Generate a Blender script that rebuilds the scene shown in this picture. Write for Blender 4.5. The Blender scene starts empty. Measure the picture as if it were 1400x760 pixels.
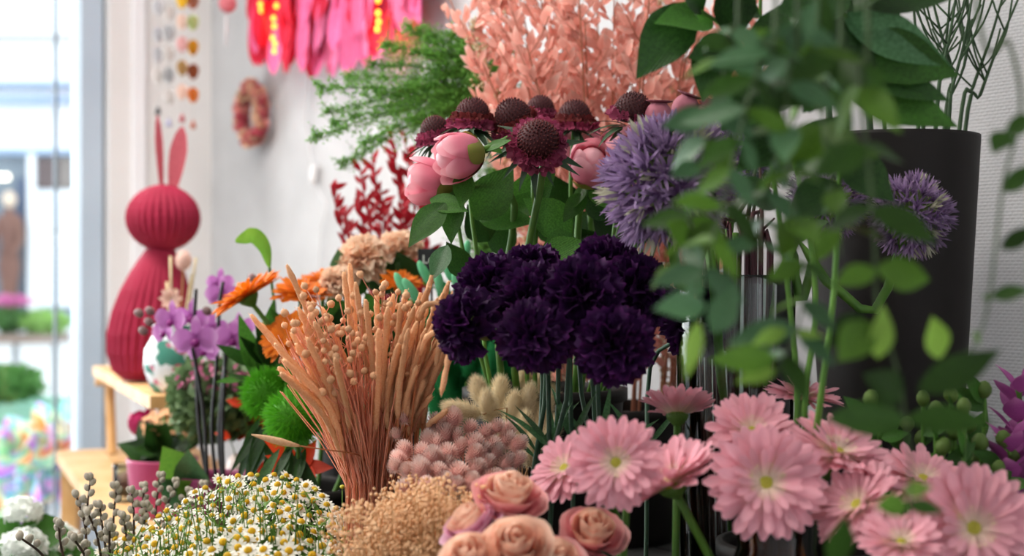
import bpy, math, random
from mathutils import Vector, Matrix, Euler, noise

# ------------------------------------------------------------------ camera, light, exposure
C = bpy.context.scene.collection
SC = bpy.context.scene
F = 1400 * 50 / 36.0            # focal length in photo pixels
EYE = 1.30
cam_data = bpy.data.cameras.new('camera')
cam_data.lens = 50
cam_data.sensor_width = 36
cam_data.clip_start = 0.02
cam_data.clip_end = 200
cam_data.dof.use_dof = True
cam_data.dof.focus_distance = 1.48
cam_data.dof.aperture_fstop = 4.0
cam = bpy.data.objects.new('camera', cam_data)
cam.location = (0, 0, EYE)
cam.rotation_euler = (math.pi / 2, 0, 0)
C.objects.link(cam)
SC.camera = cam

world = bpy.data.worlds.new('sky')
SC.world = world
world.use_nodes = True
world.node_tree.nodes['Background'].inputs[0].default_value = (0.93, 0.96, 1.0, 1)
world.node_tree.nodes['Background'].inputs[1].default_value = 1.9

def area(name, loc, aim, sx, sy, power, col):
    l = bpy.data.lights.new(name, 'AREA')
    l.shape = 'RECTANGLE'; l.size = sx; l.size_y = sy
    l.energy = power; l.color = col
    o = bpy.data.objects.new(name, l)
    o.location = loc
    o.rotation_euler = (Vector(aim) - Vector(loc)).to_track_quat('-Z', 'Y').to_euler()
    C.objects.link(o)
    return o

# daylight coming in through the shop front (large pane at the far left)
area('daylight_shop_front', (-3.0, 3.6, 1.9), (0.1, 1.4, 1.15), 2.4, 2.0, 110, (1.0, 0.98, 0.95))
# two unseen ceiling lamps, added over the aisle to brighten the room
area('added_ceiling_fill', (-0.95, 0.9, 2.74), (-0.95, 0.9, 0), 1.2, 0.3, 15, (1.0, 0.94, 0.86))
area('added_ceiling_fill', (-1.35, 2.3, 2.74), (-1.35, 2.3, 0), 1.2, 0.3, 30, (1.0, 0.95, 0.88))

vs = SC.view_settings
vs.view_transform = 'Standard'
vs.look = 'None'
vs.exposure = 0.75
vs.gamma = 1.0
vs.use_curve_mapping = False

RND = random.Random(7)
def U(a, b): return RND.uniform(a, b)
PI = math.pi
def R(d): return math.radians(d)
def P(px, py, Y): return Vector(((px - 700) / F * Y, Y, EYE + (380 - py) / F * Y))
# coordinates along (t) and away from (s) the long wall on the right
WD = Vector((-0.530, 0.848, 0)); WN = Vector((-0.848, -0.530, 0)); W0 = Vector((0.63, 1.75, 0))
def W(t, s, z=0.0): return W0 + WD * t + WN * s + Vector((0, 0, z))
WALL_ROT = math.atan2(WD.y, WD.x)

# ------------------------------------------------------------------ geometry collector
class G:
    def __init__(s): s.v = []; s.f = []
    def grid(s, fn, nu, nv, close_u=False):
        b = len(s.v)
        for j in range(nv + 1):
            for i in range(nu + (0 if close_u else 1)):
                s.v.append(tuple(fn(i / nu, j / nv)))
        w = nu if close_u else nu + 1
        for j in range(nv):
            for i in range(nu):
                a = b + j * w + i; c = b + j * w + (i + 1) % w
                s.f.append((a, c, c + w, a + w))
        return s
    def tube(s, pts, r, n=6, cap=True):
        pts = [Vector(p) for p in pts]
        m = len(pts)
        rs = r if isinstance(r, (list, tuple)) else [r] * m
        b = len(s.v)
        t0 = (pts[1] - pts[0]).normalized()
        x = t0.orthogonal().normalized()
        for k in range(m):
            t = (pts[min(k + 1, m - 1)] - pts[max(k - 1, 0)])
            t = t.normalized() if t.length > 1e-9 else t0
            x = (x - t * x.dot(t))
            x = x.normalized() if x.length > 1e-6 else t.orthogonal().normalized()
            y = t.cross(x)
            for i in range(n):
                a = 2 * PI * i / n
                s.v.append(tuple(pts[k] + (x * math.cos(a) + y * math.sin(a)) * rs[k]))
        for k in range(m - 1):
            for i in range(n):
                a = b + k * n + i; c = b + k * n + (i + 1) % n
                s.f.append((a, c, c + n, a + n))
        if cap:
            s.f.append(tuple(b + i for i in reversed(range(n))))
            s.f.append(tuple(b + (m - 1) * n + i for i in range(n)))
        return s
    def lathe(s, prof, n=24, rip=None, c=(0, 0, 0)):
        b = len(s.v); m = len(prof)
        for k, (r, z) in enumerate(prof):
            for i in range(n):
                a = 2 * PI * i / n
                q = r * (rip(a, k / (m - 1)) if rip else 1)
                s.v.append((c[0] + q * math.cos(a), c[1] + q * math.sin(a), c[2] + z))
        for k in range(m - 1):
            for i in range(n):
                a = b + k * n + i; d = b + k * n + (i + 1) % n
                s.f.append((a, d, d + n, a + n))
        return s
    def ball(s, c, r, n=8, m=6, sz=1.0):
        c = Vector(c)
        return s.lathe([(max(1e-5, r * math.sin(PI * k / m)), -r * sz * math.cos(PI * k / m)) for k in range(m + 1)], n, None, c)
    def box(s, lo, hi, mat=None):
        b = len(s.v)
        for z in (lo[2], hi[2]):
            for x, y in ((lo[0], lo[1]), (hi[0], lo[1]), (hi[0], hi[1]), (lo[0], hi[1])):
                p = Vector((x, y, z))
                s.v.append(tuple(mat @ p if mat else p))
        for q in ((3, 2, 1, 0), (4, 5, 6, 7), (0, 1, 5, 4), (1, 2, 6, 5), (2, 3, 7, 6), (3, 0, 4, 7)):
            s.f.append(tuple(b + i for i in q))
        return s
    def tri(s, *ps):
        b = len(s.v)
        s.v.extend(tuple(p) for p in ps); s.f.append(tuple(range(b, b + len(ps))))
        return s
    def octa(s, c, r, ax=None, l=1.0):
        c = Vector(c); b = len(s.v)
        ax = Vector(ax).normalized() if ax is not None else Vector((0, 0, 1))
        x = ax.orthogonal().normalized() * r; y = ax.cross(x)
        z = ax * (r * l)
        for q in (x, y, -x, -y): s.v.append(tuple(c + q))
        s.v.append(tuple(c + z)); s.v.append(tuple(c - z))
        for i in range(4):
            j = (i + 1) % 4
            s.f.append((b + i, b + j, b + 4)); s.f.append((b + j, b + i, b + 5))
        return s
    def add(s, o, mat):
        b = len(s.v)
        s.v.extend(tuple(mat @ Vector(p)) for p in o.v)
        s.f.extend(tuple(b + i for i in q) for q in o.f)
        return s
    def mesh(s, name, mat, smooth=True):
        me = bpy.data.meshes.new(name)
        me.from_pydata(s.v, [], s.f)
        if smooth: me.polygons.foreach_set('use_smooth', [True] * len(me.polygons))
        me.materials.append(mat)
        me.update()
        return me

def curve(pts, n=12):
    """Catmull-Rom through the points."""
    pts = [Vector(p) for p in pts]
    q = [pts[0] * 2 - pts[1]] + pts + [pts[-1] * 2 - pts[-2]]
    seg = len(pts) - 1
    out = []
    for k in range(n + 1):
        u = k / n * seg; i = min(int(u), seg - 1); t = u - i
        a, b, c, d = q[i:i + 4]
        out.append(0.5 * ((2 * b) + (c - a) * t + (2 * a - 5 * b + 4 * c - d) * t * t + (3 * b - a - 3 * c + d) * t ** 3))
    return out

def frame(loc, z, roll=0.0, sc=1.0):
    q = Vector(z).normalized().to_track_quat('Z', 'Y')
    return Matrix.Translation(loc) @ q.to_matrix().to_4x4() @ Matrix.Rotation(roll, 4, 'Z') @ Matrix.Scale(sc, 4)
def frameY(loc, y, face=None, sc=1.0):
    """local +Y along y, local +Z as near as possible to face"""
    y = Vector(y).normalized()
    z = Vector(face) if face is not None else Vector((0, -0.4, 1))
    x = y.cross(z)
    if x.length < 1e-4: x = y.orthogonal()
    x.normalize(); z = x.cross(y)
    m = Matrix((x, y, z)).transposed().to_4x4()
    return Matrix.Translation(loc) @ m @ Matrix.Scale(sc, 4)
def RX(d): return Matrix.Rotation(R(d), 4, 'X')
def RZ(a): return Matrix.Rotation(a, 4, 'Z')
def T(x, y, z): return Matrix.Translation((x, y, z))
def S(x, y, z): return Matrix.Diagonal((x, y, z, 1))

# ------------------------------------------------------------------ objects
WM = {}
def thing(name, label, cat, loc=(0, 0, 0), group=None):
    o = bpy.data.objects.new(name, None)
    o.empty_display_size = 0.02
    o.location = loc
    o['label'] = label; o['category'] = cat
    if group: o['group'] = group
    C.objects.link(o)
    WM[o.name] = Matrix.Translation(Vector(loc))
    return o
def part(name, mesh, parent, Mw=None, label=None, kind=None):
    """Mw: world matrix of the part (identity: the mesh is in world coordinates)"""
    o = bpy.data.objects.new(name, mesh)
    C.objects.link(o)
    Mw = Mw or Matrix.Identity(4)
    o.parent = parent
    o.matrix_basis = WM[parent.name].inverted() @ Mw
    WM[o.name] = Mw
    if label: o['label'] = label
    if kind: o['kind'] = kind
    return o
def struct(name, mesh, Mw=None):
    o = bpy.data.objects.new(name, mesh)
    C.objects.link(o)
    Mw = Mw or Matrix.Identity(4)
    o.matrix_basis = Mw
    WM[o.name] = Mw
    o['kind'] = 'structure'
    return o
def single(name, mesh, label, cat, Mw=None, group=None, kind=None):
    o = bpy.data.objects.new(name, mesh)
    C.objects.link(o)
    Mw = Mw or Matrix.Identity(4)
    o.matrix_basis = Mw
    WM[o.name] = Mw
    o['label'] = label; o['category'] = cat
    if group: o['group'] = group
    if kind: o['kind'] = kind
    return o

# ------------------------------------------------------------------ materials
def lin(c):
    if isinstance(c, str):
        c = [int(c[i:i + 2], 16) / 255 for i in (0, 2, 4)]
    return tuple((x / 12.92 if x <= 0.04045 else ((x + 0.055) / 1.055) ** 2.4) for x in c) + (1.0,)
def M(name, c1, c2=None, scale=60, rough=0.6, trans=0.0, rnd=0.12, tip=None, base=None, tip_at=(0.55, 1.0), base_at=(0.0, 0.35),
      bump=0.0, bscale=200, spec=0.3, metal=0.0, sheen=0.0, emit=None, es=1.0, axis=1, stripes=0):
    """tip/base: pigment towards the end or the root of a petal or leaf (its own length axis)."""
    m = bpy.data.materials.new(name); m.use_nodes = True
    nt = m.node_tree; N = nt.nodes; L = nt.links
    bs = N['Principled BSDF']; out = N['Material Output']
    tc = N.new('ShaderNodeTexCoord')
    nz = N.new('ShaderNodeTexNoise'); nz.inputs['Scale'].default_value = scale; nz.inputs['Detail'].default_value = 3
    L.new(tc.outputs['Object'], nz.inputs['Vector'])
    mx = N.new('ShaderNodeMix'); mx.data_type = 'RGBA'
    mx.inputs[6].default_value = lin(c1); mx.inputs[7].default_value = lin(c2 or c1)
    rp = N.new('ShaderNodeMapRange'); rp.inputs[1].default_value = 0.35; rp.inputs[2].default_value = 0.65
    L.new(nz.outputs['Fac'], rp.inputs[0]); L.new(rp.outputs[0], mx.inputs[0])
    col = mx.outputs[2]
    if tip or base:
        sp = N.new('ShaderNodeSeparateXYZ'); L.new(tc.outputs['Generated'], sp.inputs[0])
        for c, (a, b), flip in ((tip, tip_at, False), (base, base_at, True)):
            if not c: continue
            mr = N.new('ShaderNodeMapRange'); mr.interpolation_type = 'SMOOTHSTEP'
            mr.inputs[1].default_value = a; mr.inputs[2].default_value = b
            if flip: mr.inputs[3].default_value = 1; mr.inputs[4].default_value = 0
            L.new(sp.outputs[axis], mr.inputs[0])
            mm = N.new('ShaderNodeMix'); mm.data_type = 'RGBA'
            L.new(mr.outputs[0], mm.inputs[0]); L.new(col, mm.inputs[6]); mm.inputs[7].default_value = lin(c)
            col = mm.outputs[2]
    if rnd:
        oi = N.new('ShaderNodeObjectInfo')
        mr = N.new('ShaderNodeMapRange'); mr.inputs[3].default_value = 1 - rnd * 1.4; mr.inputs[4].default_value = 1 + rnd
        L.new(oi.outputs['Random'], mr.inputs[0])
        hs = N.new('ShaderNodeHueSaturation'); L.new(col, hs.inputs['Color']); L.new(mr.outputs[0], hs.inputs['Value'])
        col = hs.outputs[0]
    L.new(col, bs.inputs['Base Color'])
    bs.inputs['Roughness'].default_value = rough
    bs.inputs['Specular IOR Level'].default_value = spec
    bs.inputs['Metallic'].default_value = metal
    if sheen: bs.inputs['Sheen Weight'].default_value = sheen
    if emit:
        bs.inputs['Emission Color'].default_value = lin(emit); bs.inputs['Emission Strength'].default_value = es
    if bump:
        nb = N.new('ShaderNodeTexNoise'); nb.inputs['Scale'].default_value = bscale
        L.new(tc.outputs['Object'], nb.inputs['Vector'])
        bp = N.new('ShaderNodeBump'); bp.inputs['Strength'].default_value = bump; bp.inputs['Distance'].default_value = 0.002
        src = nb.outputs['Fac']
        if stripes:
            wv = N.new('ShaderNodeTexWave'); wv.bands_direction = 'X'; wv.inputs['Scale'].default_value = stripes
            wv.inputs['Distortion'].default_value = 1.0
            L.new(tc.outputs['Generated'], wv.inputs['Vector']); src = wv.outputs['Fac']
        L.new(src, bp.inputs['Height']); L.new(bp.outputs[0], bs.inputs['Normal'])
    if trans:
        tr = N.new('ShaderNodeBsdfTranslucent'); L.new(col, tr.inputs[0])
        ms = N.new('ShaderNodeMixShader'); ms.inputs[0].default_value = trans
        L.new(bs.outputs[0], ms.inputs[1]); L.new(tr.outputs[0], ms.inputs[2]); L.new(ms.outputs[0], out.inputs[0])
    return m
def glass(name, col, rough=0.02, fac=0.82, ior=1.45):
    """thin-walled clear glass: mostly see-through with a glossy surface"""
    m = bpy.data.materials.new(name); m.use_nodes = True
    nt = m.node_tree; N = nt.nodes; L = nt.links
    N.remove(N['Principled BSDF']); out = N['Material Output']
    tr = N.new('ShaderNodeBsdfTransparent'); tr.inputs[0].default_value = lin(col)
    gl = N.new('ShaderNodeBsdfGlossy'); gl.inputs['Roughness'].default_value = rough
    fr = N.new('ShaderNodeFresnel'); fr.inputs[0].default_value = ior
    ms = N.new('ShaderNodeMixShader')
    L.new(fr.outputs[0], ms.inputs[0]); L.new(tr.outputs[0], ms.inputs[1]); L.new(gl.outputs[0], ms.inputs[2])
    L.new(ms.outputs[0], out.inputs[0])
    return m

MT = dict(
    stem=M('stem_green', '5f8a35', '47702a', 30, 0.5, 0.1),
    stem_dark=M('stem_blue_green', '37543e', '294432', 30, 0.5, 0.05),
    stem_straw=M('stem_straw', 'cf8a5e', 'b86f4a', 40, 0.8, 0.15),
    stem_brown=M('stem_brown', '9a5a40', '7e4734', 60, 0.8),
    stem_black=M('stem_black', '1f1c20', '2c2426', 60, 0.5),
    leaf=M('leaf_green', '487a2c', '345e20', 40, 0.42, 0.28, 0.25, bump=0.25, stripes=6),
    leaf_dark=M('leaf_dark_green', '2c501e', '1e3c16', 30, 0.35, 0.2, 0.3, bump=0.2, stripes=5),
    leaf_blue=M('leaf_blue_green', '507850', '3e643e', 30, 0.4, 0.22, 0.25),
    leaf_lime=M('leaf_fresh_green', '6f9a38', '5a8a2e', 30, 0.45, 0.35, 0.2),
    wood=M('wood_honey', 'dcb380', 'c89a62', 14, 0.5, rnd=0.1, bump=0.1, bscale=60),
    dark_wood=M('wood_charcoal', '3d3d3c', '2a2a2b', 18, 0.55, rnd=0.12, bump=0.2, bscale=80),
    black_plastic=M('black_plastic', '1d1816', '191513', 20, 0.6, spec=0.25, rnd=0),
    zinc=M('zinc_metal', '8a8d8e', '74777a', 25, 0.4, metal=0.8),
    clear_glass=glass('clear_glass', 'e6ecea'),
    amber_glass=glass('amber_glass', 'b98a3c'),
    pane_glass=glass('window_glass', 'f4f8fa'),
    white_paint=M('white_paint', 'ececf0', 'e6e6ea', 3, 0.55, rnd=0),
)
# ------------------------------------------------------------------ the setting
def wall_mat():
    m = M('wall_woven_paper', 'c8c8ca', 'bebec0', 6, 0.75, rnd=0)
    nt = m.node_tree; N = nt.nodes; L = nt.links
    tc = N.new('ShaderNodeTexCoord')
    br = N.new('ShaderNodeTexBrick'); br.inputs['Scale'].default_value = 1.0
    br.inputs['Mortar Size'].default_value = 0.0011; br.inputs['Mortar Smooth'].default_value = 0.6
    br.inputs['Brick Width'].default_value = 0.0085; br.inputs['Row Height'].default_value = 0.0044
    br.inputs['Color1'].default_value = (1, 1, 1, 1); br.inputs['Color2'].default_value = (0.75, 0.75, 0.75, 1); br.inputs['Mortar'].default_value = (0, 0, 0, 1)
    L.new(tc.outputs['Object'], br.inputs['Vector'])
    bp = N.new('ShaderNodeBump'); bp.inputs['Strength'].default_value = 0.9; bp.inputs['Distance'].default_value = 0.0022
    L.new(br.outputs['Color'], bp.inputs['Height']); L.new(bp.outputs[0], N['Principled BSDF'].inputs['Normal'])
    return m
TILE = M('floor_stone', 'a9a49c', '98928a', 4, 0.5, rnd=0.08)
g = G().box((-4.5, -2.5, -0.05), (3.2, 6.5, 0.0)); struct('floor', g.mesh('floor', TILE, False))
# long wall on the right: local x along the wall, local y up
wm = Matrix((WD, Vector((0, 0, 1)), WD.cross(Vector((0, 0, 1))))).transposed().to_4x4()
wm = Matrix.Translation(W(0, 0)) @ wm
g = G().box((-3.0, 0, 0.0), (2.85, 2.8, 0.12)) if (wm.to_3x3() @ Vector((0, 0, 1))).dot(WN) < 0 else G().box((-3.0, 0, -0.12), (2.85, 2.8, 0.0))
struct('wall_right', g.mesh('wall_right', wall_mat(), False), wm)
g = G().box((-3.0, 0.0, 0.0), (2.85, 0.09, 0.014)) if (wm.to_3x3() @ Vector((0, 0, 1))).dot(WN) > 0 else G().box((-3.0, 0.0, -0.014), (2.85, 0.09, 0.0))
struct('baseboard_right', g.mesh('baseboard_right', MT['white_paint'], False), wm)

# shop front: a pier beside the corner, then the tall pane
fm = Matrix((WN, Vector((0, 0, 1)), WN.cross(Vector((0, 0, 1))))).transposed().to_4x4()
fm = Matrix.Translation(W(2.85, 0)) @ fm          # x away from the corner, y up
zf = 1 if (fm.to_3x3() @ Vector((0, 0, 1))).dot(WD) > 0 else -1   # +: towards the street
def fbox(gg, x0, x1, y0, y1, d0, d1):
    a, b = sorted((d0 * zf, d1 * zf)); return gg.box((x0, y0, a), (x1, y1, b))
g = G(); fbox(g, -0.12, 0.30, 0, 2.8, 0, 0.22); fbox(g, 0.30, 3.6, 2.62, 2.8, 0, 0.22); fbox(g, 0.30, 3.6, 0, 0.12, 0, 0.22)
struct('wall_front', g.mesh('wall_front', M('plaster_white', 'dedcdc', 'd8d6d6', 3, 0.7, rnd=0), False), fm)
g = G(); fbox(g, 0.20, 0.235, 0.0, 2.8, -0.012, 0.0); struct('trim_1', g.mesh('trim', MT['white_paint'], False), fm)
w1 = struct('window_1', (lambda g: (fbox(g, 0.31, 0.37, 0.12, 2.62, 0.03, 0.13), fbox(g, 0.37, 3.6, 0.12, 0.18, 0.05, 0.12), fbox(g, 0.37, 3.6, 2.56, 2.62, 0.05, 0.12), fbox(g, 3.54, 3.6, 0.18, 2.56, 0.05, 0.12), g)[-1])(G()).mesh('window_frame', M('frame_blue_grey', 'b4c2d0', 'aab9c8', 3, 0.4, rnd=0), False), fm)
for x0, x1 in ((0.37, 0.424), (0.43, 2.0), (2.006, 3.54)):
    part('pane', fbox(G(), x0, x1, 0.18, 2.56, 0.08, 0.088).mesh('pane', MT['pane_glass'], False), w1, fm)
for x0 in (0.4235, 1.9995):
    part('pane_joint', fbox(G(), x0, x0 + 0.008, 0.18, 2.56, 0.076, 0.092).mesh('pane_joint', M('joint_grey', '6f7c86', None, 5, 0.4, rnd=0), False), w1, fm)
# ceiling and the two walls that the photograph does not look at
CEIL = M('ceiling_white', 'e8e8e6', 'e2e2e0', 3, 0.8, rnd=0)
struct('ceiling', G().box((-4.5, -2.5, 2.8), (3.2, 5.0, 2.9)).mesh('ceiling', CEIL, False))
struct('wall_left_light_block', G().box((-2.9, -2.5, 0), (-2.8, 0.9, 2.8)).mesh('wall_left_light_block', MT['white_paint'], False))  # unseen wall, added to block sky light from the left and behind
struct('wall_back', G().box((-4.5, -2.6, 0), (3.2, -2.5, 2.8)).mesh('wall_back', MT['white_paint'], False))

for cx, cy in ((-.95, .9), (-1.35, 2.3)):  # out-of-view housings, added to go with the fill lights
    t = thing('added_ceiling_panel', 'added flat white panel for the unseen fill light above the aisle', 'ceiling light', (cx, cy, 2.8), 'added fill light panels')
    part('housing', G().box((cx - .63, cy - .18, 2.76), (cx + .63, cy + .18, 2.8)).mesh('housing', MT['white_paint'], False), t)

# ------------------------------------------------------------------ the street
PAVE = M('pavement', 'cfcfcc', 'c2c2bf', 2, 0.7, rnd=0)
fx = W(2.85, 0)
struct('ground_street', G().box((-30, 4.0, -0.2), (14, 60, -0.06)).mesh('street', PAVE, False))
def ext(x0, x1, y0, y1, Y, d):     # rectangle of the facade across the street given where it shows in the photograph
    a = P(x0, y0, Y); b = P(x1, y1, Y)
    return (a.x, Y - d, b.z), (b.x, Y + 0.02, a.z)
YF = 30.0
bld = thing('shop_building', 'pale building with a shop window and posters across the street', 'building', (-13, YF, 0))
FW = M('facade_white', 'eef0f2', 'e6e9ec', 1, 0.7, rnd=0)
part('facade', G().box((-30, YF, -0.1), (2, YF + 3, 12)).mesh('facade', FW, False), bld)
BL = M('band_blue_grey', '93a9c2', '8aa0ba', 2, 0.5, rnd=0)
for y0, y1, d in ((48, 55, .12), (114, 120, .3), (134, 142, .35), (205, 213, .3)):
    lo, hi = ext(-300, 200, y0, y1, YF, d)
    part('cornice', G().box(lo, hi).mesh('cornice', BL if y0 != 48 else M('band_grey', 'a8a4a4', None, 2, 0.6, rnd=0), False), bld)
DG = M('shop_glass_dark', '6f7c88', '5e6a76', 1, 0.15, spec=0.5, rnd=0)
lo, hi = ext(-200, 44, 214, 425, YF, .05); sw = part('shop_window', G().box(lo, hi).mesh('shop_window', DG, False), bld)
lo, hi = ext(24, 44, 245, 312, YF, .12); part('display_panel', G().box(lo, hi).mesh('display_panel', M('panel_navy', '4a5870', None, 2, 0.5, rnd=0), False), bld)
lo, hi = ext(44, 54, 212, 440, YF, .3); part('pillar', G().box(lo, hi).mesh('pillar', FW, False), bld)
lo, hi = ext(55, 84, 216, 258, YF, .2); part('sign_board', G().box(lo, hi).mesh('sign_board', M('sign_brown', '5e5050', None, 2, 0.5, rnd=0), False), bld)
lo, hi = ext(85, 112, 216, 258, YF, .2); part('sign_board', G().box(lo, hi).mesh('sign_board', M('sign_taupe', '7d7570', None, 2, 0.5, rnd=0), False), bld)
WP = M('poster_white', 'f2f5f8', 'e6edf5', 1, 0.5, rnd=0); IN = M('poster_blue_ink', 'a9bcd4', None, 1, 0.6, rnd=0)
for x0, x1, y0, y1 in ((54, 112, 260, 312), (54, 112, 318, 418)):
    lo, hi = ext(x0, x1, y0, y1, YF, .15); po = part('poster', G().box(lo, hi).mesh('poster', WP, False), bld)
    gg = G()
    for k in range(6 if y0 < 300 else 10):
        yy = y0 + 8 + k * (7 if y0 < 300 else 9); xa = 58 + (k * 7) % 17; a = P(xa, yy, YF); b = P(xa + 22 + (k * 11) % 20, yy + 1.6, YF)
        gg.box((a.x, YF - .16, b.z), (b.x, YF - .15, a.z))
    part('poster_print', gg.mesh('poster_print', IN, False), po)
lo, hi = ext(62, 112, 420, 445, YF, .1); part('plinth', G().box(lo, hi).mesh('plinth', M('plinth_grey', '7f8a96', None, 2, 0.6, rnd=0), False), bld)
lo, hi = ext(-10, 14, 239, 246, YF, .2); part('shop_light', G().box(lo, hi).mesh('shop_light', M('shop_light', 'fff6e0', None, 2, 0.5, rnd=0, emit='fff2d8', es=3), False), bld)
# dressed mannequin in the shop window
mq = thing('mannequin', 'mannequin in a brown dress in the shop window across the street', 'mannequin', (P(12, 425, 29.5).x, 29.5, P(12, 425, 29.5).z))
b0 = P(13, 425, 29.5); px1 = 29.5 / F
part('body', G().lathe([(0.001, 0), (9 * px1, 0.02), (12 * px1, 40 * px1), (15 * px1, 60 * px1), (11 * px1, 92 * px1), (14 * px1, 112 * px1), (16 * px1, 126 * px1), (9 * px1, 134 * px1), (4 * px1, 138 * px1), (4 * px1, 143 * px1), (0.001, 144 * px1)], 14, None, b0).mesh('body', M('dress_brown', '7c5a4e', '6a4a42', 2, 0.8, rnd=0)), mq)
part('head', G().ball(b0 + Vector((0, 0, 152 * px1)), 9.5 * px1, 12, 8, 1.25).mesh('head', M('mannequin_cream', 'd9c4ae', None, 2, 0.6, rnd=0)), mq)
for sg in (-1, 1):
    part('arm', G().tube(curve([b0 + Vector((sg * 13 * px1, 0, 126 * px1)), b0 + Vector((sg * 18 * px1, -.1, 96 * px1)), b0 + Vector((sg * 11 * px1, -.35, 76 * px1))], 6), [5 * px1, 4.6 * px1, 4.2 * px1, 4 * px1, 3.4 * px1, 3 * px1, 2.2 * px1], 8).mesh('arm', M('dress_brown_sleeve', '7c5a4e', None, 2, 0.8, rnd=0)), mq)
# planter on trestle legs on the far pavement
def bush(g, c, rx, ry, rz, n, r):
    for _ in range(n):
        while True:
            d = Vector((U(-1, 1), U(-1, 1), U(-1, 1)))
            if 0.2 < d.length < 1: break
        p = Vector(c) + Vector((d.x * rx, d.y * ry, d.z * rz))
        l = Vector((U(-1, 1), U(-1, 1), U(0, 1.2))).normalized(); s_ = l.orthogonal().normalized() * r * .45
        g.tri(p, p + l * r * .5 + s_, p + l * r, p + l * r * .5 - s_)
    return g
GB = M('shrub_green', '5f9048', '4a7a3a', 3, 0.6, 0.3); GB2 = M('shrub_lime', '8fb860', '7aa550', 3, 0.6, 0.3)
pl = thing('planter_table', 'wooden planter trough on thin legs on the far pavement', 'planter', (P(40, 560, 14).x, 14, -.06))
a = P(-60, 456, 14); b = P(84, 468, 14)
part('trough', G().box((a.x, 13.7, b.z), (b.x, 14.3, a.z)).mesh('trough', M('trough_brown', '8a7a70', '786a62', 3, 0.7, rnd=0), False), pl)
for x in (-50, 14, 22, 76):
    q = P(x, 468, 14); part('leg', G().box((q.x - .02, 13.75 + (x % 3) * .2, -.06), (q.x + .02, 13.79 + (x % 3) * .2, q.z)).mesh('leg', MT['zinc'], False), pl)
for cx, cy, mt, nm, lb in ((10, 440, GB, 'planter_shrub', 'dark green shrub in the trough across the street'), (62, 444, GB2, 'planter_shrub', 'lime green shrub at the trough end across the street')):
    single(nm, bush(G(), P(cx, cy, 14), .24, .22, .12, 500, .07).mesh('shrub', mt), lb, 'shrub')
single('pink_blooms', bush(G(), P(12, 414, 14), .26, .2, .05, 160, .06).mesh('blooms', M('bloom_pink', 'e890c0', 'd070a8', 3, 0.6, 0.3)), 'pink blooms above the dark shrub in the trough', 'flowers')
tb = thing('green_tub', 'round mint green tub with a shrub on the pavement', 'tub', (P(20, 640, 8).x, 8, -.06))
part('tub', G().lathe([(.001, 0), (.22, 0), (.3, .34), (.32, .36), (.29, .36), (.2, .05), (.001, .05)], 28, None, (P(18, 0, 8).x, 8, P(0, 634, 8).z)).mesh('tub', M('tub_mint', '8fc0a8', '86b69e', 3, 0.4, rnd=0)), tb)
single('tub_shrub', bush(G(), P(8, 528, 8), .2, .18, .1, 700, .06).mesh('shrub', GB), 'leafy shrub growing in the mint green tub', 'shrub')
part('stand', G().lathe([(.001, 0), (.2, 0), (.2, P(0, 634, 8).z + .06), (.001, P(0, 634, 8).z + .06)], 20, None, (P(18, 0, 8).x, 8, -.06)).mesh('stand', MT['zinc']), tb)
gr = thing('tall_grass', 'tall pale green grass beside the window frame outside', 'grass', (P(104, 560, 5.5).x, 5.5, -.06))
gg = G()
for _ in range(60):
    b_ = Vector((P(104, 0, 5.5).x + U(-.05, .05), 5.5 + U(-.1, .1), -.06)); tp = P(U(96, 114), U(440, 560), 5.5)
    m_ = b_.lerp(tp, .6); s_ = Vector((.006, 0, 0)); gg.tri(b_ - s_, b_ + s_, m_ + s_, tp, m_ - s_)
part('blades', gg.mesh('blades', GB2), gr, kind='stuff')

# ------------------------------------------------------------------ tiered display along the wall
def wbox(gg, t0, t1, s0, s1, z0, z1):
    mm = Matrix((WD, WN, Vector((0, 0, 1)))).transposed().to_4x4(); mm = Matrix.Translation(W(0, 0)) @ mm
    return gg.box((t0, s0, z0), (t1, s1, z1), mm)
ZC, ZA, ZB = 0.93, 0.80, 0.91
st = thing('display_stand', 'charcoal wooden two-tier flower display stand along the wall', 'stand', W(0, .6))
for k in range(4): part('plank', wbox(G(), -1.6, 1.05, .02 + k * .12, .135 + k * .12, ZC - .03, ZC).mesh('plank', MT['dark_wood'], False), st)
for k in range(6): part('plank', wbox(G(), -1.6, .70, .52 + k * .125, .64 + k * .125, ZA - .03, ZA).mesh('plank', MT['dark_wood'], False), st)
part('riser', wbox(G(), -1.6, 1.05, .49, .51, ZA - .4, ZC - .005).mesh('riser', MT['dark_wood'], False), st)
for t in (-1.55, -.4, .62):
    for s, z in ((.05, ZC - .03), (.46, ZC - .03), (1.2, ZA - .03)): part('leg', wbox(G(), t, t + .06, s, s + .05, 0, z).mesh('leg', MT['dark_wood'], False), st)
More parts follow.
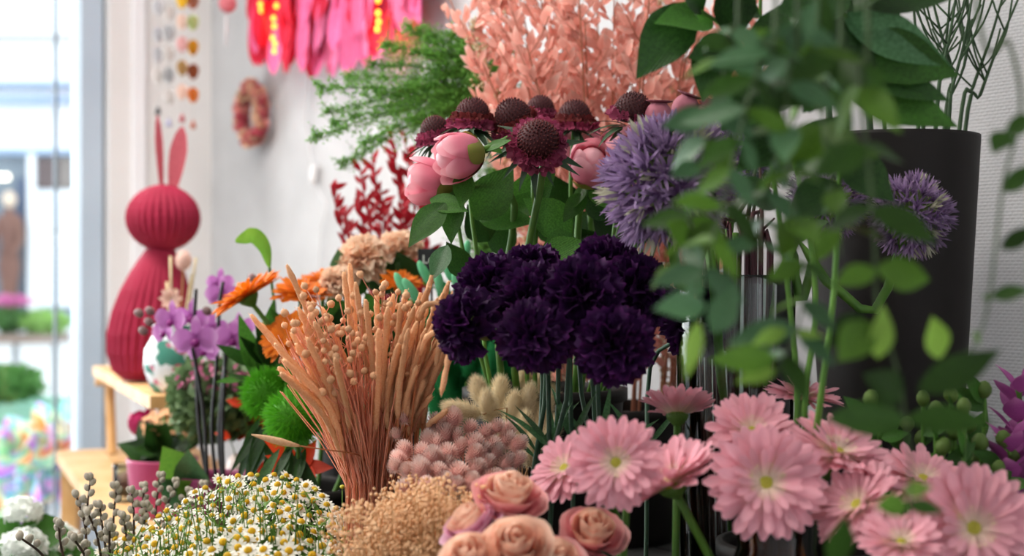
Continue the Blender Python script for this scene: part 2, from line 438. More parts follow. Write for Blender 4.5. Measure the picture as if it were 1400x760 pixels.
# step shelf in honey coloured wood in front of the window
sf = thing('step_shelf', 'honey coloured wooden step shelf under the paper rabbit', 'shelf', (P(150, 0, 3.0).x, 3.0, 0))
def slab(z, corners, th):
    g = G(); n = len(corners)
    g.v = [(x, y, z) for x, y in corners] + [(x, y, z - th) for x, y in corners]
    g.f = [tuple(range(n)), tuple(range(2 * n - 1, n - 1, -1))] + [(i, i + n, (i + 1) % n + n, (i + 1) % n) for i in range(n)]
    return g
ux = Vector((.38, -.925, 0)); un = Vector((.925, .38, 0)); q0 = Vector((-.955, 3.24, 0))
def sh(u, w): p = q0 + ux * u + un * w; return (p.x, p.y)
for k in range(3): part('shelf_board', slab(1.10, [sh(0, .103 * k), sh(.90, .103 * k), sh(.90, .103 * k + .1), sh(0, .103 * k + .1)], .022).mesh('shelf_board', MT['wood'], False), sf)
for k in range(3): part('shelf_board', slab(ZB, [sh(0, -.08 + .103 * k), sh(1.31, -.08 + .103 * k), sh(1.31, .02 + .103 * k), sh(0, .02 + .103 * k)], .025).mesh('shelf_board', MT['wood'], False), sf)
for u, w in ((.03, -.05), (.03, .2), (1.26, -.05), (1.26, .2)):
    x, y = sh(u, w); part('leg', G().box((x - .018, y - .018, 0), (x + .018, y + .018, ZB - .025)).mesh('leg', MT['wood'], False), sf)
for u, w, dx in ((.05, .03, .06), (.05, .2, 0), (.86, .03, 0), (.86, .2, 0)):
    a_ = Vector(sh(u, w) + (1.078,)); b_ = Vector(sh(u + dx, w) + (ZB,))
    part('post', G().tube([a_, b_], .011, 8).mesh('post', MT['wood'], False), sf)
x, y = sh(.04, .14); part('rail', G().tube([Vector(sh(.05, 0) + (1.066,)), Vector(sh(.05, .29) + (1.066,))], .009, 8).mesh('rail', MT['wood']), sf)

# containers -------------------------------------------------------------------------------
class Vase: pass
def vase(name, label, x, y, z, h, rb, rt, mat, cat='bucket', wall=.004, prof=None, n=32, group=None, lip=True):
    t = thing(name, label, cat, (x, y, z), group)
    if prof is None:
        prof = [(.001, 0), (rb * .96, 0), (rb, .004), (rb + (rt - rb) * .5, h * .5), (rt, h - .004), (rt, h), (rt - wall, h), (rt - wall, h - .01), (rb - wall, .012), (.001, .012)]
    part('body', G().lathe(prof, n, None, (x, y, z)).mesh('body', mat), t)
    if lip and .15 < h < .4:
        part('rim', G().lathe([(rt, h - .016), (rt + .004, h - .013), (rt + .004, h - .001), (rt, h)], n, None, (x, y, z)).mesh('rim', mat), t)
    v = Vase(); v.x, v.y, v.z, v.h, v.rb, v.rt, v.o = x, y, z, h, rb - wall, rt - wall, t
    return v
def into(v, k=.65):
    """a random pair: point at the mouth, point on the bottom of the container"""
    a, r = U(0, 2 * PI), math.sqrt(U(0, 1))
    m = Vector((v.x + math.cos(a) * r * v.rt * k, v.y + math.sin(a) * r * v.rt * k, v.z + v.h))
    b = Vector((v.x + math.cos(a + .6) * r * v.rb * k * .8, v.y + math.sin(a + .6) * r * v.rb * k * .8, v.z + .016))
    return m, b
def mouth_for(v, head, k=.8):
    """mouth point on the side the flower leans to"""
    d = Vector((head.x - v.x, head.y - v.y, 0)); l = d.length
    d = d / l * min(l, v.rt * k) if l > 1e-6 else d
    j = Vector((U(-.01, .01), U(-.01, .01), 0))
    m = Vector((v.x, v.y, v.z + v.h)) + d + j
    b = Vector((v.x, v.y, v.z + .016)) - d * .5 * (v.rb / max(v.rt, .01)) + j
    return m, b
def stem_pts(head, zdir, v, n=10, l1=.06, k=.8):
    m, b = mouth_for(v, head, k)
    d = Vector(zdir).normalized()
    return curve([head, head - d * l1, head.lerp(m, .55) - d * l1 * .35, m, b], n), b
# ------------------------------------------------------------------ petals and leaves
def interp(tab, v):
    for (a, x), (b, y) in zip(tab, tab[1:]):
        if v <= b: return x + (y - x) * (v - a) / (b - a)
    return tab[-1][1]
def blade(L, tab, curl=0.0, cup=0.0, twist=0.0, nu=4, nv=7, wave=0.0, wf=3, ph=0.0):
    """a petal or leaf along +Y, root at the origin; tab gives half widths"""
    g = G()
    def fn(u, v):
        w = interp(tab, v); s = 2 * u - 1
        x = s * w; y = v * L
        z = curl * L * v * v + cup * w * s * s + wave * v * math.sin(ph + wf * PI * v + s * 2.2) * abs(s)
        if twist:
            a = twist * v * (1 if s > 0 else 1); x, z = x * math.cos(a) - z * math.sin(a), x * math.sin(a) + z * math.cos(a)
        return (x, y, z)
    return g.grid(fn, nu, nv)
def leaf_tab(w): return [(0, .06 * w), (.12, .55 * w), (.32, .97 * w), (.45, w), (.65, .8 * w), (.85, .36 * w), (1, .01 * w)]
def round_tab(w): return [(0, .25 * w), (.2, .5 * w), (.5, .9 * w), (.7, w), (.86, .86 * w), (.95, .55 * w), (1, .12 * w)]
_cache = {}
def cached(key, fn):
    if key not in _cache: _cache[key] = fn()
    return _cache[key]
def leafmesh(matkey, w=.22, curl=-.15, cup=.25, k=0, wave=0.0):
    """unit-length leaf with a folded midrib"""
    return cached(('leaf', matkey, w, curl, cup, k, wave), lambda: blade(1, leaf_tab(w), curl + .08 * k, cup, .25 * (k - 1), 4, 8, wave, 3, k).mesh('leaf', MT[matkey] if isinstance(matkey, str) else matkey))
def leaf_at(parent, base, tip, matkey='leaf', w=.22, face=None, name='leaf', **kw):
    base = Vector(base); d = Vector(tip) - base
    return part(name, leafmesh(matkey, w, k=RND.randrange(3), **kw), parent, frameY(base, d, face or Vector((U(-.4, .4), -.8 + U(-.5, .3), U(.3, 1))), d.length))

# ------------------------------------------------------------------ gerberas
MT['ger_pink'] = M('gerbera_pink', 'f2b4bf', 'eda6b4', 90, 0.55, 0.25, 0.1, base='f6d9c6', base_at=(.15, .62), bump=.25, stripes=3)
MT['ger_orange'] = M('gerbera_orange', 'e8821f', 'd96f12', 90, 0.55, 0.25, 0.12, bump=.2, stripes=3)
MT['ger_red'] = M('petal_vermilion', 'e2481f', 'cc3514', 60, 0.5, 0.25, 0.15)
MT['ger_cream'] = M('gerbera_cream_ring', 'f3dcc2', 'eccfae', 300, 0.6, 0.2, 0.05)
MT['ger_eye'] = M('gerbera_eye', '9c9a2c', 'c2b24a', 900, 0.7, 0, 0.08)
MT['ger_eye_brown'] = M('gerbera_eye_orange', '9a4a14', 'c8741c', 900, 0.7, 0, 0.08)
MT['calyx'] = M('calyx_green', '62853a', '4c6f2c', 60, 0.5, 0.15, 0.1)
def ger_petal(key, k):
    tab = [(0, .035), (.15, .06), (.5, .1), (.75, .116), (.9, .108), (.97, .078), (1, .035)]
    return cached(('ger', key, k), lambda: blade(1, tab, (-.10, .06, -.02)[k], (.35, .2, -.25)[k], (.12, -.15, .05)[k], 4, 8).mesh('petal', MT[key]))
def eye_mesh(key):
    def mk():
        g = G(); n = 70
        g.lathe([(.001, .07), (.1, .062), (.17, .035), (.2, -.02)], 16)
        for i in range(n):
            r = .19 * math.sqrt(i / n); a = i * 2.39996
            g.octa((r * math.cos(a), r * math.sin(a), .06 - r * 1.1 * r * 2), .016, None, 2.2)
        return g.mesh('eye', MT[key])
    return cached(('eye', key), mk)
def ring_mesh(key, r0, r1, n, lift):
    def mk():
        g = G()
        for i in range(n):
            a = 2 * PI * i / n + .1 * math.sin(i * 5.1)
            b = blade(r1 - r0, [(0, .018), (.6, .028), (1, .006)], lift + .1 * math.sin(i * 3.3), .2, 0, 2, 3)
            g.add(b, RZ(a) @ T(0, r0, .02) @ RX(22))
        return g.mesh('floret_ring', MT[key])
    return cached(('ring', key, r0, r1, n), mk)
def calyx_mesh():
    def mk():
        g = G(); g.lathe([(.05, -.32), (.12, -.25), (.24, -.12), (.27, -.03), (.2, 0)], 16)
        for i in range(22):
            a = 2 * PI * i / 22
            g.add(blade(.3, [(0, .035), (.6, .03), (1, .004)], .15, .1, 0, 2, 3), RZ(a) @ T(0, .10, -.24) @ RX(40))
        return g.mesh('calyx', MT['calyx'])
    return cached('calyx', mk)
def gerbera(head, face, Rr, v, label, group, key='ger_pink', eye='ger_eye', ring='ger_cream', name='gerbera', n1=26, n2=23, n3=18, lift=6, stem='stem'):
    head = Vector(head); fr = Vector(face).normalized()
    pts, b = stem_pts(head - fr * Rr * .3, fr, v, 12, .09)
    t = thing(name, label, 'flower', b, group)
    part('stem', G().tube(pts, .0034, 8).mesh('stem', MT[stem]), t)
    hm = frame(head, fr, U(0, 6), Rr)
    part('calyx', calyx_mesh(), t, hm)
    for n, ln, tl, z in ((n1, 1.0, lift, -.03), (n2, .9, lift + 9, .0), (n3, .62, lift + 24, .03)):
        off = U(0, 1)
        for i in range(n):
            a = 2 * PI * (i + off + U(-.18, .18)) / n
            s = ln * U(.93, 1.03)
            part('petal', ger_petal(key, RND.randrange(3)), t, hm @ RZ(a) @ T(0, .06, z) @ RX(tl + U(-7, 7)) @ Matrix.Rotation(U(-.25, .25), 4, 'Y') @ Matrix.Scale(s * .95, 4))
    part('floret_ring', ring_mesh(ring, .12, .36, 44, .3), t, hm)
    part('eye', eye_mesh(eye), t, hm)
    return t

# ------------------------------------------------------------------ carnations
MT['car_purple'] = M('carnation_purple', '330c3e', '240730', 120, 0.7, 0.12, 0.2, tip='4c1650', tip_at=(.8, 1.05), spec=.15)
MT['car_peach'] = M('carnation_peach', 'f3c0a0', 'efcdb0', 100, 0.6, 0.25, 0.08, tip='f6ddc4', base='ea9a82')
def car_petal(key, k):
    def mk():
        rr = random.Random(k * 11 + 3); g = G()
        span = (66, 56, 62, 52)[k]; ph = rr.uniform(0, 6); fq = (7, 9, 8, 6)[k]; nu = 22
        def fn(u, v):
            a = R((2 * u - 1) * span * (.35 + .65 * v))
            rad = v * (1 - .12 * (2 * u - 1) ** 2)
            if v > .99: rad *= 1 + (.055 if int(round(u * nu)) % 2 else -.045)
            z = .16 * v * v * math.sin(ph + fq * u * PI) + .07 * v ** 3 * math.sin(ph * 2 + 17 * u) + .10 * v * v - (.28 * v ** 4 if k % 2 else 0)
            return (rad * math.sin(a), rad * math.cos(a), z)
        return g.grid(fn, nu, 6).mesh('petal', MT[key])
    return cached(('car', key, k), mk)
def car_calyx():
    def mk():
        g = G(); g.lathe([(.06, -1.05), (.17, -1.0), (.24, -.8), (.27, -.45), (.3, -.2), (.24, -.1)], 14, lambda a, k: 1 + .04 * math.cos(5 * a))
        for i in range(5): g.add(blade(.3, [(0, .14), (.5, .1), (1, .005)], .3, .3, 0, 2, 3), RZ(2 * PI * i / 5) @ T(0, .26, -.28) @ RX(65))
        for i in range(4): g.add(blade(.34, [(0, .12), (.5, .1), (1, .005)], .1, .3, 0, 2, 3), RZ(2 * PI * i / 4) @ T(0, .13, -1.08) @ RX(66))
        return g.mesh('calyx', MT['car_calyx'])
    return cached('car_calyx', mk)
MT['car_calyx'] = M('carnation_calyx', '8a9a52', '6a8448', 60, 0.5, 0.1, 0.1)
def carnation(head, face, Rr, v, label, group, key='car_purple', name='carnation', leaves=1):
    head = Vector(head); fr = Vector(face).normalized()
    pts, b = stem_pts(head - fr * Rr * 1.0, fr, v, 12, .09)
    t = thing(name, label, 'flower', b, group)
    part('stem', G().tube(pts, .0024, 7).mesh('stem', MT['stem_dark']), t)
    hm = frame(head, fr, U(0, 6), Rr)
    part('calyx', car_calyx(), t, hm)
    for n, tl, sz, z in ((6, -12, 1.0, -.2), (6, 10, 1.0, -.14), (6, 30, .93, -.1), (5, 50, .88, -.08), (4, 68, .78, -.06), (3, 82, .68, -.05)):
        off = U(0, 1)
        for i in range(n):
            a = 2 * PI * (i + off + U(-.2, .2)) / n
            part('petal', car_petal(key, RND.randrange(4)), t, hm @ RZ(a) @ T(0, .03, z) @ RX(tl + U(-10, 10)) @ Matrix.Rotation(U(-.3, .3), 4, 'Y') @ Matrix.Scale(sz * U(.92, 1.06), 4))
    for k in range(leaves):
        i = 5 + k * 2; p = pts[min(i, len(pts) - 2)]; a = U(0, 6)
        for s in (0, PI):
            d = Vector((math.cos(a + s), math.sin(a + s) * .7, U(.8, 1.6))).normalized() * U(.04, .075)
            leaf_at(t, p, p + d, 'leaf_blue', .055, curl=-.3)
    return t

# ------------------------------------------------------------------ peonies and roses (cupped petals)
MT['peony'] = M('peony_pink', 'f090a4', 'ea8098', 50, 0.5, 0.25, 0.07, tip='f6b6c0', tip_at=(.6, 1.0), base='d9647e', base_at=(0, .4), axis=2, bump=.08, bscale=90)
MT['sepal'] = M('sepal_green', '8a9a3a', '9c8a4c', 40, 0.5, 0.2, 0.1)
MT['rose_outer'] = M('rose_pink', 'f29aa4', 'efaaac', 60, 0.5, 0.35, 0.08, tip='f2b4b0', tip_at=(.7, 1), axis=2)
MT['rose_inner'] = M('rose_apricot', 'f6bca6', 'f8cab4', 60, 0.5, 0.4, 0.06, tip='f8d4bc', tip_at=(.7, 1), axis=2)
MT['rose_lilac'] = M('rose_lilac_pink', 'e2a0bc', 'd890b0', 60, 0.5, 0.25, 0.08, tip='efc0d2', tip_at=(.7, 1), axis=2)
ELONG = dict(peony=1.3, sepal=1.2, rose_outer=1.12, rose_inner=1.12, rose_lilac=1.12, magenta=1.12)
def cup_petal(key, half, top, rim=0.0, k=0, wide=0):
    """patch of an egg: from the base round the belly up towards the top; rim > 0 rolls the edge outwards"""
    def mk():
        g = G(); ph = k * 2.1
        def fn(u, v):
            s = 2 * u - 1
            edge = 1 - (.05 if wide else .22) * abs(s) ** (4 if wide else 2.5)
            th = v * R(top) * edge
            az = R(half) * s * (math.sin(min(1, v * 1.25 + .12) * PI * .5)) * (1 - (0 if wide else .25) * v ** 4)
            r = 1 + .05 * v * math.sin(ph + 3 * s) + .035 * v * v * math.sin(ph * 1.7 + 7 * s) + .03 * math.exp(-(s * 4) ** 2) * v
            if rim: r += rim * max(0, v - .55) ** 1.6 * 3
            rr = math.sin(th) * r; z = 1 - math.cos(th) * (1 + .0 * r)
            return (rr * math.sin(az), rr * math.cos(az), z * ELONG[key] - (rim * .25 * max(0, v - .75) * 4 if rim else 0))
        return g.grid(fn, 8, 9).mesh('petal', MT[key])
    return cached(('cup', key, half, top, rim, k, wide), mk)
def peony(head, face, Rr, v, label, group, open_=0.0, name='peony', lv=4):
    """head: centre of the bud"""
    head = Vector(head); fr = Vector(face).normalized(); base = head - fr * Rr * 1.3
    pts, b = stem_pts(base, fr, v, 14, .07)
    t = thing(name, label, 'flower', b, group)
    part('stem', G().tube(pts, .0042, 8).mesh('stem', MT['stem']), t)
    hm = frame(base, fr, U(0, 6), Rr)
    part('core', G().ball((0, 0, 1.1), .78, 12, 10, 1.35).mesh('core', MT['peony']), t, hm)
    lay = [(3, .84, 150, 62), (4, .93, 140, 56), (5, 1.02, 124, 50)]
    for j, (n, sc, top, half) in enumerate(lay):
        off = U(0, 1)
        for i in range(n):
            a = 2 * PI * (i + off + U(-.12, .12)) / n
            part('petal', cup_petal('peony', half, top - (18 * open_ if j == 2 else 0), 0, i % 3), t, hm @ RZ(a) @ RX(U(-3, 4) - 10 * open_ * (j == 2)) @ Matrix.Scale(sc * (1 + .022 * i), 4))
    for i in range(3):
        part('sepal', cup_petal('sepal', 50, 74, 0, i), t, hm @ RZ(2 * PI * (i + U(-.1, .1)) / 3) @ T(0, 0, -.06) @ Matrix.Scale(1.12, 4))
    for i in range(2): leaf_at(t, base, base + Vector((U(-1, 1), U(-.8, .2), U(-.6, .6))).normalized() * U(.03, .05), 'leaf', .2)
    return t, pts
def rose(head, face, Rr, v, label, group, outer='rose_outer', name='rose'):
    head = Vector(head); fr = Vector(face).normalized(); base = head - fr * Rr * .95
    pts, b = stem_pts(base, fr, v, 12, .05)
    t = thing(name, label, 'flower', b, group)
    part('stem', G().tube(pts, .0032, 7).mesh('stem', MT['stem']), t)
    hm = frame(base, fr, U(0, 6), Rr)
    part('core', G().ball((0, 0, .7), .14, 10, 8, 3.6).mesh('core', MT['rose_inner']), t, hm)
    for key, n, sc, sz, top, half, rim in (('rose_inner', 2, .20, 1.18, 104, 100, .0), ('rose_inner', 3, .32, 1.16, 104, 80, .03), ('rose_inner', 3, .45, 1.12, 104, 78, .08), ('rose_inner', 4, .58, 1.06, 102, 66, .12), ('rose_inner', 5, .70, .99, 100, 56, .2), (outer, 5, .81, .92, 98, 54, .3), (outer, 5, .90, .84, 94, 52, .4), (outer, 4, 1.0, .7, 88, 52, .55)):
        off = U(0, 1)
        for i in range(n):
            a = 2 * PI * (i + off + U(-.1, .1)) / n
            part('petal', cup_petal(key, half, top, rim, i % 3, 1), t, hm @ RZ(a) @ RX(U(-5, 4)) @ Matrix.Rotation(U(-.08, .08), 4, 'Y') @ S(sc, sc, sz * U(.95, 1.05)))
    for i in range(5):
        part('sepal', leafmesh('leaf', .16, k=i % 3), t, hm @ RZ(2 * PI * i / 5) @ T(0, .1, -.02) @ RX(U(-40, 20)) @ Matrix.Scale(.9, 4))
    return t

# ------------------------------------------------------------------ scabiosa, poppy pods, allium
MT['sca_dome'] = M('scabiosa_dome', '4a2024', '2c0e14', 700, 0.7, 0, 0.15)
MT['sca_tip'] = M('scabiosa_tips', '703430', '582428', 500, 0.7, 0, 0.15)
MT['sca_rust'] = M('scabiosa_rust', '8a3c34', '6a2630', 300, 0.6, 0.2, 0.2)
MT['sca_wine'] = M('scabiosa_wine', '882c4c', 'a84a6a', 200, 0.6, 0.25, 0.25)
MT['bract'] = M('bract_green', '3a5236', '2c4230', 80, 0.5, 0.1, 0.2)
def sca_dome():
    def mk():
        g = G(); n = 170
        g.lathe([(.001, 1.0), (.3, .95), (.52, .78), (.64, .5), (.66, .2), (.6, 0)], 18)
        for i in range(n):
            f = (i + .5) / n; th = math.acos(1 - f * 1.0); a = i * 2.39996
            d = Vector((math.sin(th) * math.cos(a), math.sin(th) * math.sin(a), math.cos(th)))
            p = Vector((d.x * .65, d.y * .65, .15 + d.z * .84))
            g.octa(p, .052, d, 2.4)
        return g.mesh('dome', MT['sca_dome'])
    return cached('sca_dome', mk)
def sca_spikes():
    def mk():
        g = G(); n = 190
        for i in range(n):
            f = (i + .5) / n; th = math.acos(1 - f * 1.0); a = i * 2.39996
            d = Vector((math.sin(th) * math.cos(a), math.sin(th) * math.sin(a), math.cos(th)))
            g.octa(Vector((d.x * .70, d.y * .70, .15 + d.z * .9)), .034, d, 2.2)
        return g.mesh('cone_tips', MT['sca_tip'])
    return cached('sca_spikes', mk)
def floret(key, k):
    def mk():
        g = G(); rr = random.Random(k)
        for i in range(5):
            g.add(blade(.34, [(0, .04), (.5, .12), (.8, .13), (1, .05)], .2, .3, 0, 2, 3, .05, 3, i), RZ(2 * PI * i / 5 + rr.uniform(-.2, .2)) @ RX(28 + rr.uniform(-15, 15)))
        g.octa((0, 0, .06), .05, None, 1.5)
        return g.mesh('floret', MT[key])
    return cached(('floret', key, k), mk)
def scabiosa(head, face, Rr, v, label, group, skirt='sca_rust', n=18, name='scabiosa', rows=2, droop=0):
    head = Vector(head); fr = Vector(face).normalized()
    pts, b = stem_pts(head - fr * Rr * .2, fr, v, 12, .07)
    t = thing(name, label, 'flower', b, group)
    part('stem', G().tube(pts, .0026, 7).mesh('stem', MT['stem']), t)
    hm = frame(head, fr, U(0, 6), Rr)
    part('dome', sca_dome(), t, hm)
    part('cone_tips', sca_spikes(), t, hm)
    for j in range(rows):
        for i in range(n):
            a = 2 * PI * (i + .5 * j + U(-.2, .2)) / n
            part('floret', floret(skirt if j == 0 or droop == 0 else 'sca_wine', RND.randrange(3)), t, hm @ RZ(a) @ T(0, .68 + .14 * j, .16 - .2 * j) @ RX(-58 - 22 * j + U(-18, 18)) @ Matrix.Scale(U(.75, 1.05), 4))
    for i in range(14):
        a = 2 * PI * (i + U(-.3, .3)) / 14
        part('bract', leafmesh('bract', .09, curl=-.45), t, hm @ RZ(a) @ T(0, .1, -.2) @ RX(U(-12, 18)) @ Matrix.Scale(U(1.25, 1.75), 4))
    return t
MT['pod'] = M('poppy_pod', 'b06a78', '9a5868', 150, 0.7, 0.05, 0.12, bump=.3, bscale=600)
MT['pod_crown'] = M('pod_crown', '7a3a44', '5e2a36', 100, 0.7, 0, 0.1)
def poppy_pod(head, face, Rr, v, label, group):
    head = Vector(head); fr = Vector(face).normalized()
    pts, b = stem_pts(head - fr * Rr * 1.2, fr, v, 10, .06)
    t = thing('poppy_pod', label, 'seed pod', b, group)
    part('stem', G().tube(pts, .0024, 7).mesh('stem', MT['stem']), t)
    hm = frame(head, fr, U(0, 6), Rr)
    part('capsule', cached('capsule', lambda: G().lathe([(.12, -1.35), (.16, -1.2), (.5, -1.0), (.82, -.6), (.98, -.1), (.96, .35), (.8, .72), (.6, .92), (.58, 1.0), (.001, 1.0)], 22, lambda a, k: 1 + .03 * math.cos(9 * a)).mesh('capsule', MT['pod'])), t, hm)
    part('crown', cached('crown', lambda: G().lathe([(.3, .98), (.62, 1.02), (.86, 1.12), (.84, 1.2), (.5, 1.12), (.001, 1.1)], 30, lambda a, k: 1 + .13 * math.cos(10 * a) * (k > .2)).mesh('crown', MT['pod_crown'])), t, hm)
    return t
MT['allium'] = M('allium_violet', 'a48cae', '886c96', 200, 0.55, 0.25, 0.22, base='6e4c7e', base_at=(0, .5), axis=2)
MT['allium_pale'] = M('allium_pale', 'c4bcae', 'a8ac8a', 200, 0.6, 0.25, 0.15)
MT['allium_green'] = M('allium_green', '8a9a62', '728a4c', 200, 0.6, 0.2, 0.15)
def allium_floret(k):
    def mk():
        g = G(); rr = random.Random(k + 40)
        for i in range(6):
            g.add(blade(1, [(0, .06), (.35, .085), (.75, .07), (1, .01)], .15, .5, 0, 2, 4), RZ(2 * PI * i / 6 + rr.uniform(-.2, .2)) @ T(0, .02, 0) @ RX(58 + rr.uniform(-16, 16) - 14 * (k % 3)))
        return g.mesh('floret', MT['allium'] if k < 3 else MT['allium_pale'])
    return cached(('allium', k), mk)
def allium(head, Rr, v, label, group, n=190, face=(0, -.2, 1)):
    head = Vector(head); fr = Vector(face).normalized()
    pts, b = stem_pts(head, fr, v, 12, .1)
    t = thing('allium', label, 'flower', b, group)
    part('stem', G().tube(pts, .0048, 9).mesh('stem', MT['stem']), t)
    hm = frame(head, fr, 0, 1)
    gp = G(); n2 = n
    part('core', G().ball((0, 0, 0), Rr * .18, 10, 8).mesh('core', MT['allium_green']), t, hm)
    fl = []
    for i in range(n2):
        z = 1 - 1.92 * (i + .5) / n2; a = i * 2.39996; r = math.sqrt(1 - z * z)
        d = (Vector((r * math.cos(a), r * math.sin(a), z)) + Vector((U(-.12, .12), U(-.12, .12), U(-.12, .12)))).normalized()
        q = U(.62, .78) * Rr
        gp.tube([d * Rr * .1, d * q * .6, d * q], .0007, 4, False)
        part('floret', allium_floret(RND.choice((0, 0, 1, 1, 1, 2, 2, 3))), t, hm @ frame(d * q, d, U(0, 6), Rr * U(.30, .42)))
    part('pedicels', gp.mesh('pedicels', MT['allium_green']), t, hm, kind='stuff')
    return t
# ------------------------------------------------------------------ containers of the near bunches
def at(px, Y): return (px - 700) / F * Y
BK = MT['black_plastic']
V_ger = vase('flower_bucket', 'black bucket holding the pink gerberas beside the roses', at(880, 1.2), 1.2, ZA, .14, .07, .09, BK)
V_amb = vase('glass_vase', 'amber glass vase with pink gerbera stems', at(1062, 1.17), 1.17, ZA, .335, .045, .05, MT['amber_glass'], 'vase', n=40,
             prof=[(.001, 0), (.05, 0), (.062, .03), (.064, .12), (.05, .22), (.032, .28), (.036, .33), (.038, .335), (.034, .335), (.030, .28), (.046, .22), (.06, .12), (.058, .03), (.001, .012)], lip=False)
V_amb.rt = .03
V_ger2 = vase('flower_bucket', 'black bucket holding gerberas and purple spikes by the wall', at(1290, 1.13), 1.13, ZA, .15, .075, .095, BK)
V_rose = vase('flower_bucket', 'low black bucket holding the apricot roses', at(715, 1.13), 1.13, ZA, .17, .07, .085, BK)
V_car = vase('flower_bucket', 'black bucket holding the dark purple carnations', at(800, 1.40), 1.40, ZA, .17, .07, .085, BK)
V_all = vase('glass_vase', 'clear glass cylinder vase with dark red twigs and alliums', at(1005, 1.42), 1.42, ZA, .503, .05, .06, MT['clear_glass'], 'vase', wall=.003, n=40)
V_peo = vase('flower_bucket', 'black bucket holding peonies and scabiosas', at(745, 1.70), 1.70, ZC, .24, .075, .095, BK)
V_rus = vase('flower_bucket', 'tall black bucket holding the peach ruscus branches', at(845, 2.02), 2.02, ZC, .19, .08, .10, BK)
V_fern = vase('flower_bucket', 'black bucket holding the airy green filler branches', at(700, 2.2), 2.2, ZC, .28, .07, .085, BK)
V_big = vase('tall_planter', 'tall tapered black planter with bare green twigs against the wall', at(1218, 1.62), 1.62, ZC, .53, .068, .098, BK, 'planter', n=48)
V_tan = vase('dried_flower_crock', 'grey zinc bucket under the tan dried grasses', at(495, 1.46), 1.46, ZA, .20, .055, .07, MT['zinc'])
V_pha = vase('dried_flower_crock', 'small zinc bucket under the dusty pink dried heads', at(600, 1.36), 1.36, ZA, .18, .05, .06, MT['zinc'])
V_bro = vase('dried_flower_crock', 'low zinc pot under the beige broom bloom', at(555, 1.22), 1.22, ZA, .12, .05, .06, MT['zinc'])
V_lag = vase('dried_flower_crock', 'zinc pot under the cream bunny tail grass', at(690, 1.60), 1.60, ZC - .13, .16, .05, .06, MT['zinc'])
V_gre = vase('dried_flower_crock', 'zinc pot under the emerald dyed grass plumes', at(625, 1.86), 1.86, ZC, .14, .05, .06, MT['zinc'])
V_red = vase('flower_bucket', 'black bucket holding the red leaf branches', at(520, 2.36), 2.36, ZC, .2, .06, .075, BK)
V_pea = vase('flower_bucket', 'black bucket holding the peach carnations', at(500, 2.06), 2.06, ZC, .17, .06, .07, BK)
V_ora = vase('flower_bucket', 'black bucket holding the orange gerberas', at(405, 1.93), 1.93, ZA, .22, .07, .09, BK)
V_cha = vase('flower_bucket', 'wide zinc bucket holding the chamomile', at(330, 1.50), 1.50, ZA, .12, .10, .13, MT['zinc'])
V_wil = vase('flower_bucket', 'zinc bucket holding the pussy willow branches', at(165, 1.66), 1.66, ZA, .10, .06, .075, MT['zinc'])
V_hyd = vase('floor_vase', 'tall zinc floor vase holding white hydrangeas', at(20, 2.1), 2.1, 0, .80, .10, .13, MT['zinc'], 'vase')

# ------------------------------------------------------------------ pink gerberas
GP = 'pink gerberas in front'
def gb(px, py, rp, Y, face, v, label, **k):
    gerbera(P(px, py, Y), face, rp * Y / F, v, label, GP, **k)
gb(842, 632, 68, 1.14, (-.18, -1, .22), V_ger, 'fully open pale pink gerbera facing out above the roses')
gb(772, 640, 56, 1.22, (-.55, -.55, .62), V_ger, 'pale pink gerbera half hidden behind the open one above the roses')
gb(926, 566, 58, 1.30, (.05, .35, .95), V_ger, 'peach pink gerbera seen from below with green calyx', lift=24)
gb(1028, 590, 64, 1.20, (0, -.72, .7), V_amb, 'pink gerbera tipped upwards behind the largest open one')
gb(1047, 660, 84, 1.12, (.03, -1, .32), V_amb, 'large pink gerbera open flat above the amber vase')
gb(1098, 542, 56, 1.34, (.15, -.12, 1), V_amb, 'pink gerbera standing level, seen edge on, tallest of the bunch')
gb(1145, 618, 76, 1.16, (.25, -.42, .87), V_ger2, 'pink gerbera tipped back beside the largest open one')
gb(918, 660, 80, 1.16, (-.42, -.25, .87), V_ger, 'coral pink gerbera in profile showing its green calyx', lift=22)
gb(1172, 690, 70, 1.12, (-.62, -.42, .6), V_ger2, 'salmon pink gerbera turned sideways under the hanging leaves')
gb(1262, 655, 66, 1.20, (.1, -.5, .86), V_ger2, 'pink gerbera tilted upwards behind the hanging leaf pair')
gb(1330, 722, 92, 1.08, (-.02, -1, .3), V_ger2, 'large pink gerbera facing out beside the purple spikes')
gb(1232, 742, 62, 1.06, (-.05, -.45, .9), V_ger2, 'pink gerbera low down under the hanging leaf')

# ------------------------------------------------------------------ apricot roses
GR = 'roses beneath the gerberas'
for px, py, rp, Y, face, lb, oc in (
    (698, 672, 38, 1.16, (.15, -.45, .9), 'pink rose with apricot heart, tallest of the roses', 'rose_outer'),
    (707, 740, 36, 1.08, (-.05, -.72, .7), 'apricot orange rose opened towards the front', 'rose_inner'),
    (640, 760, 36, 1.08, (-.2, -.6, .78), 'pale apricot rose beside the beige broom bloom', 'rose_inner'),
    (640, 712, 32, 1.14, (-.45, -.3, .85), 'lilac pink rose beside the dusty pink dried heads', 'rose_lilac'),
    (812, 722, 34, 1.18, (.1, -.6, .75), 'salmon rose between the gerbera stems', 'rose_outer'),
    (762, 762, 32, 1.10, (.05, -.6, .8), 'small salmon rose low between its neighbours', 'rose_outer')):
    rose(P(px, py, Y), face, rp * Y / F, V_rose, lb, GR, oc)

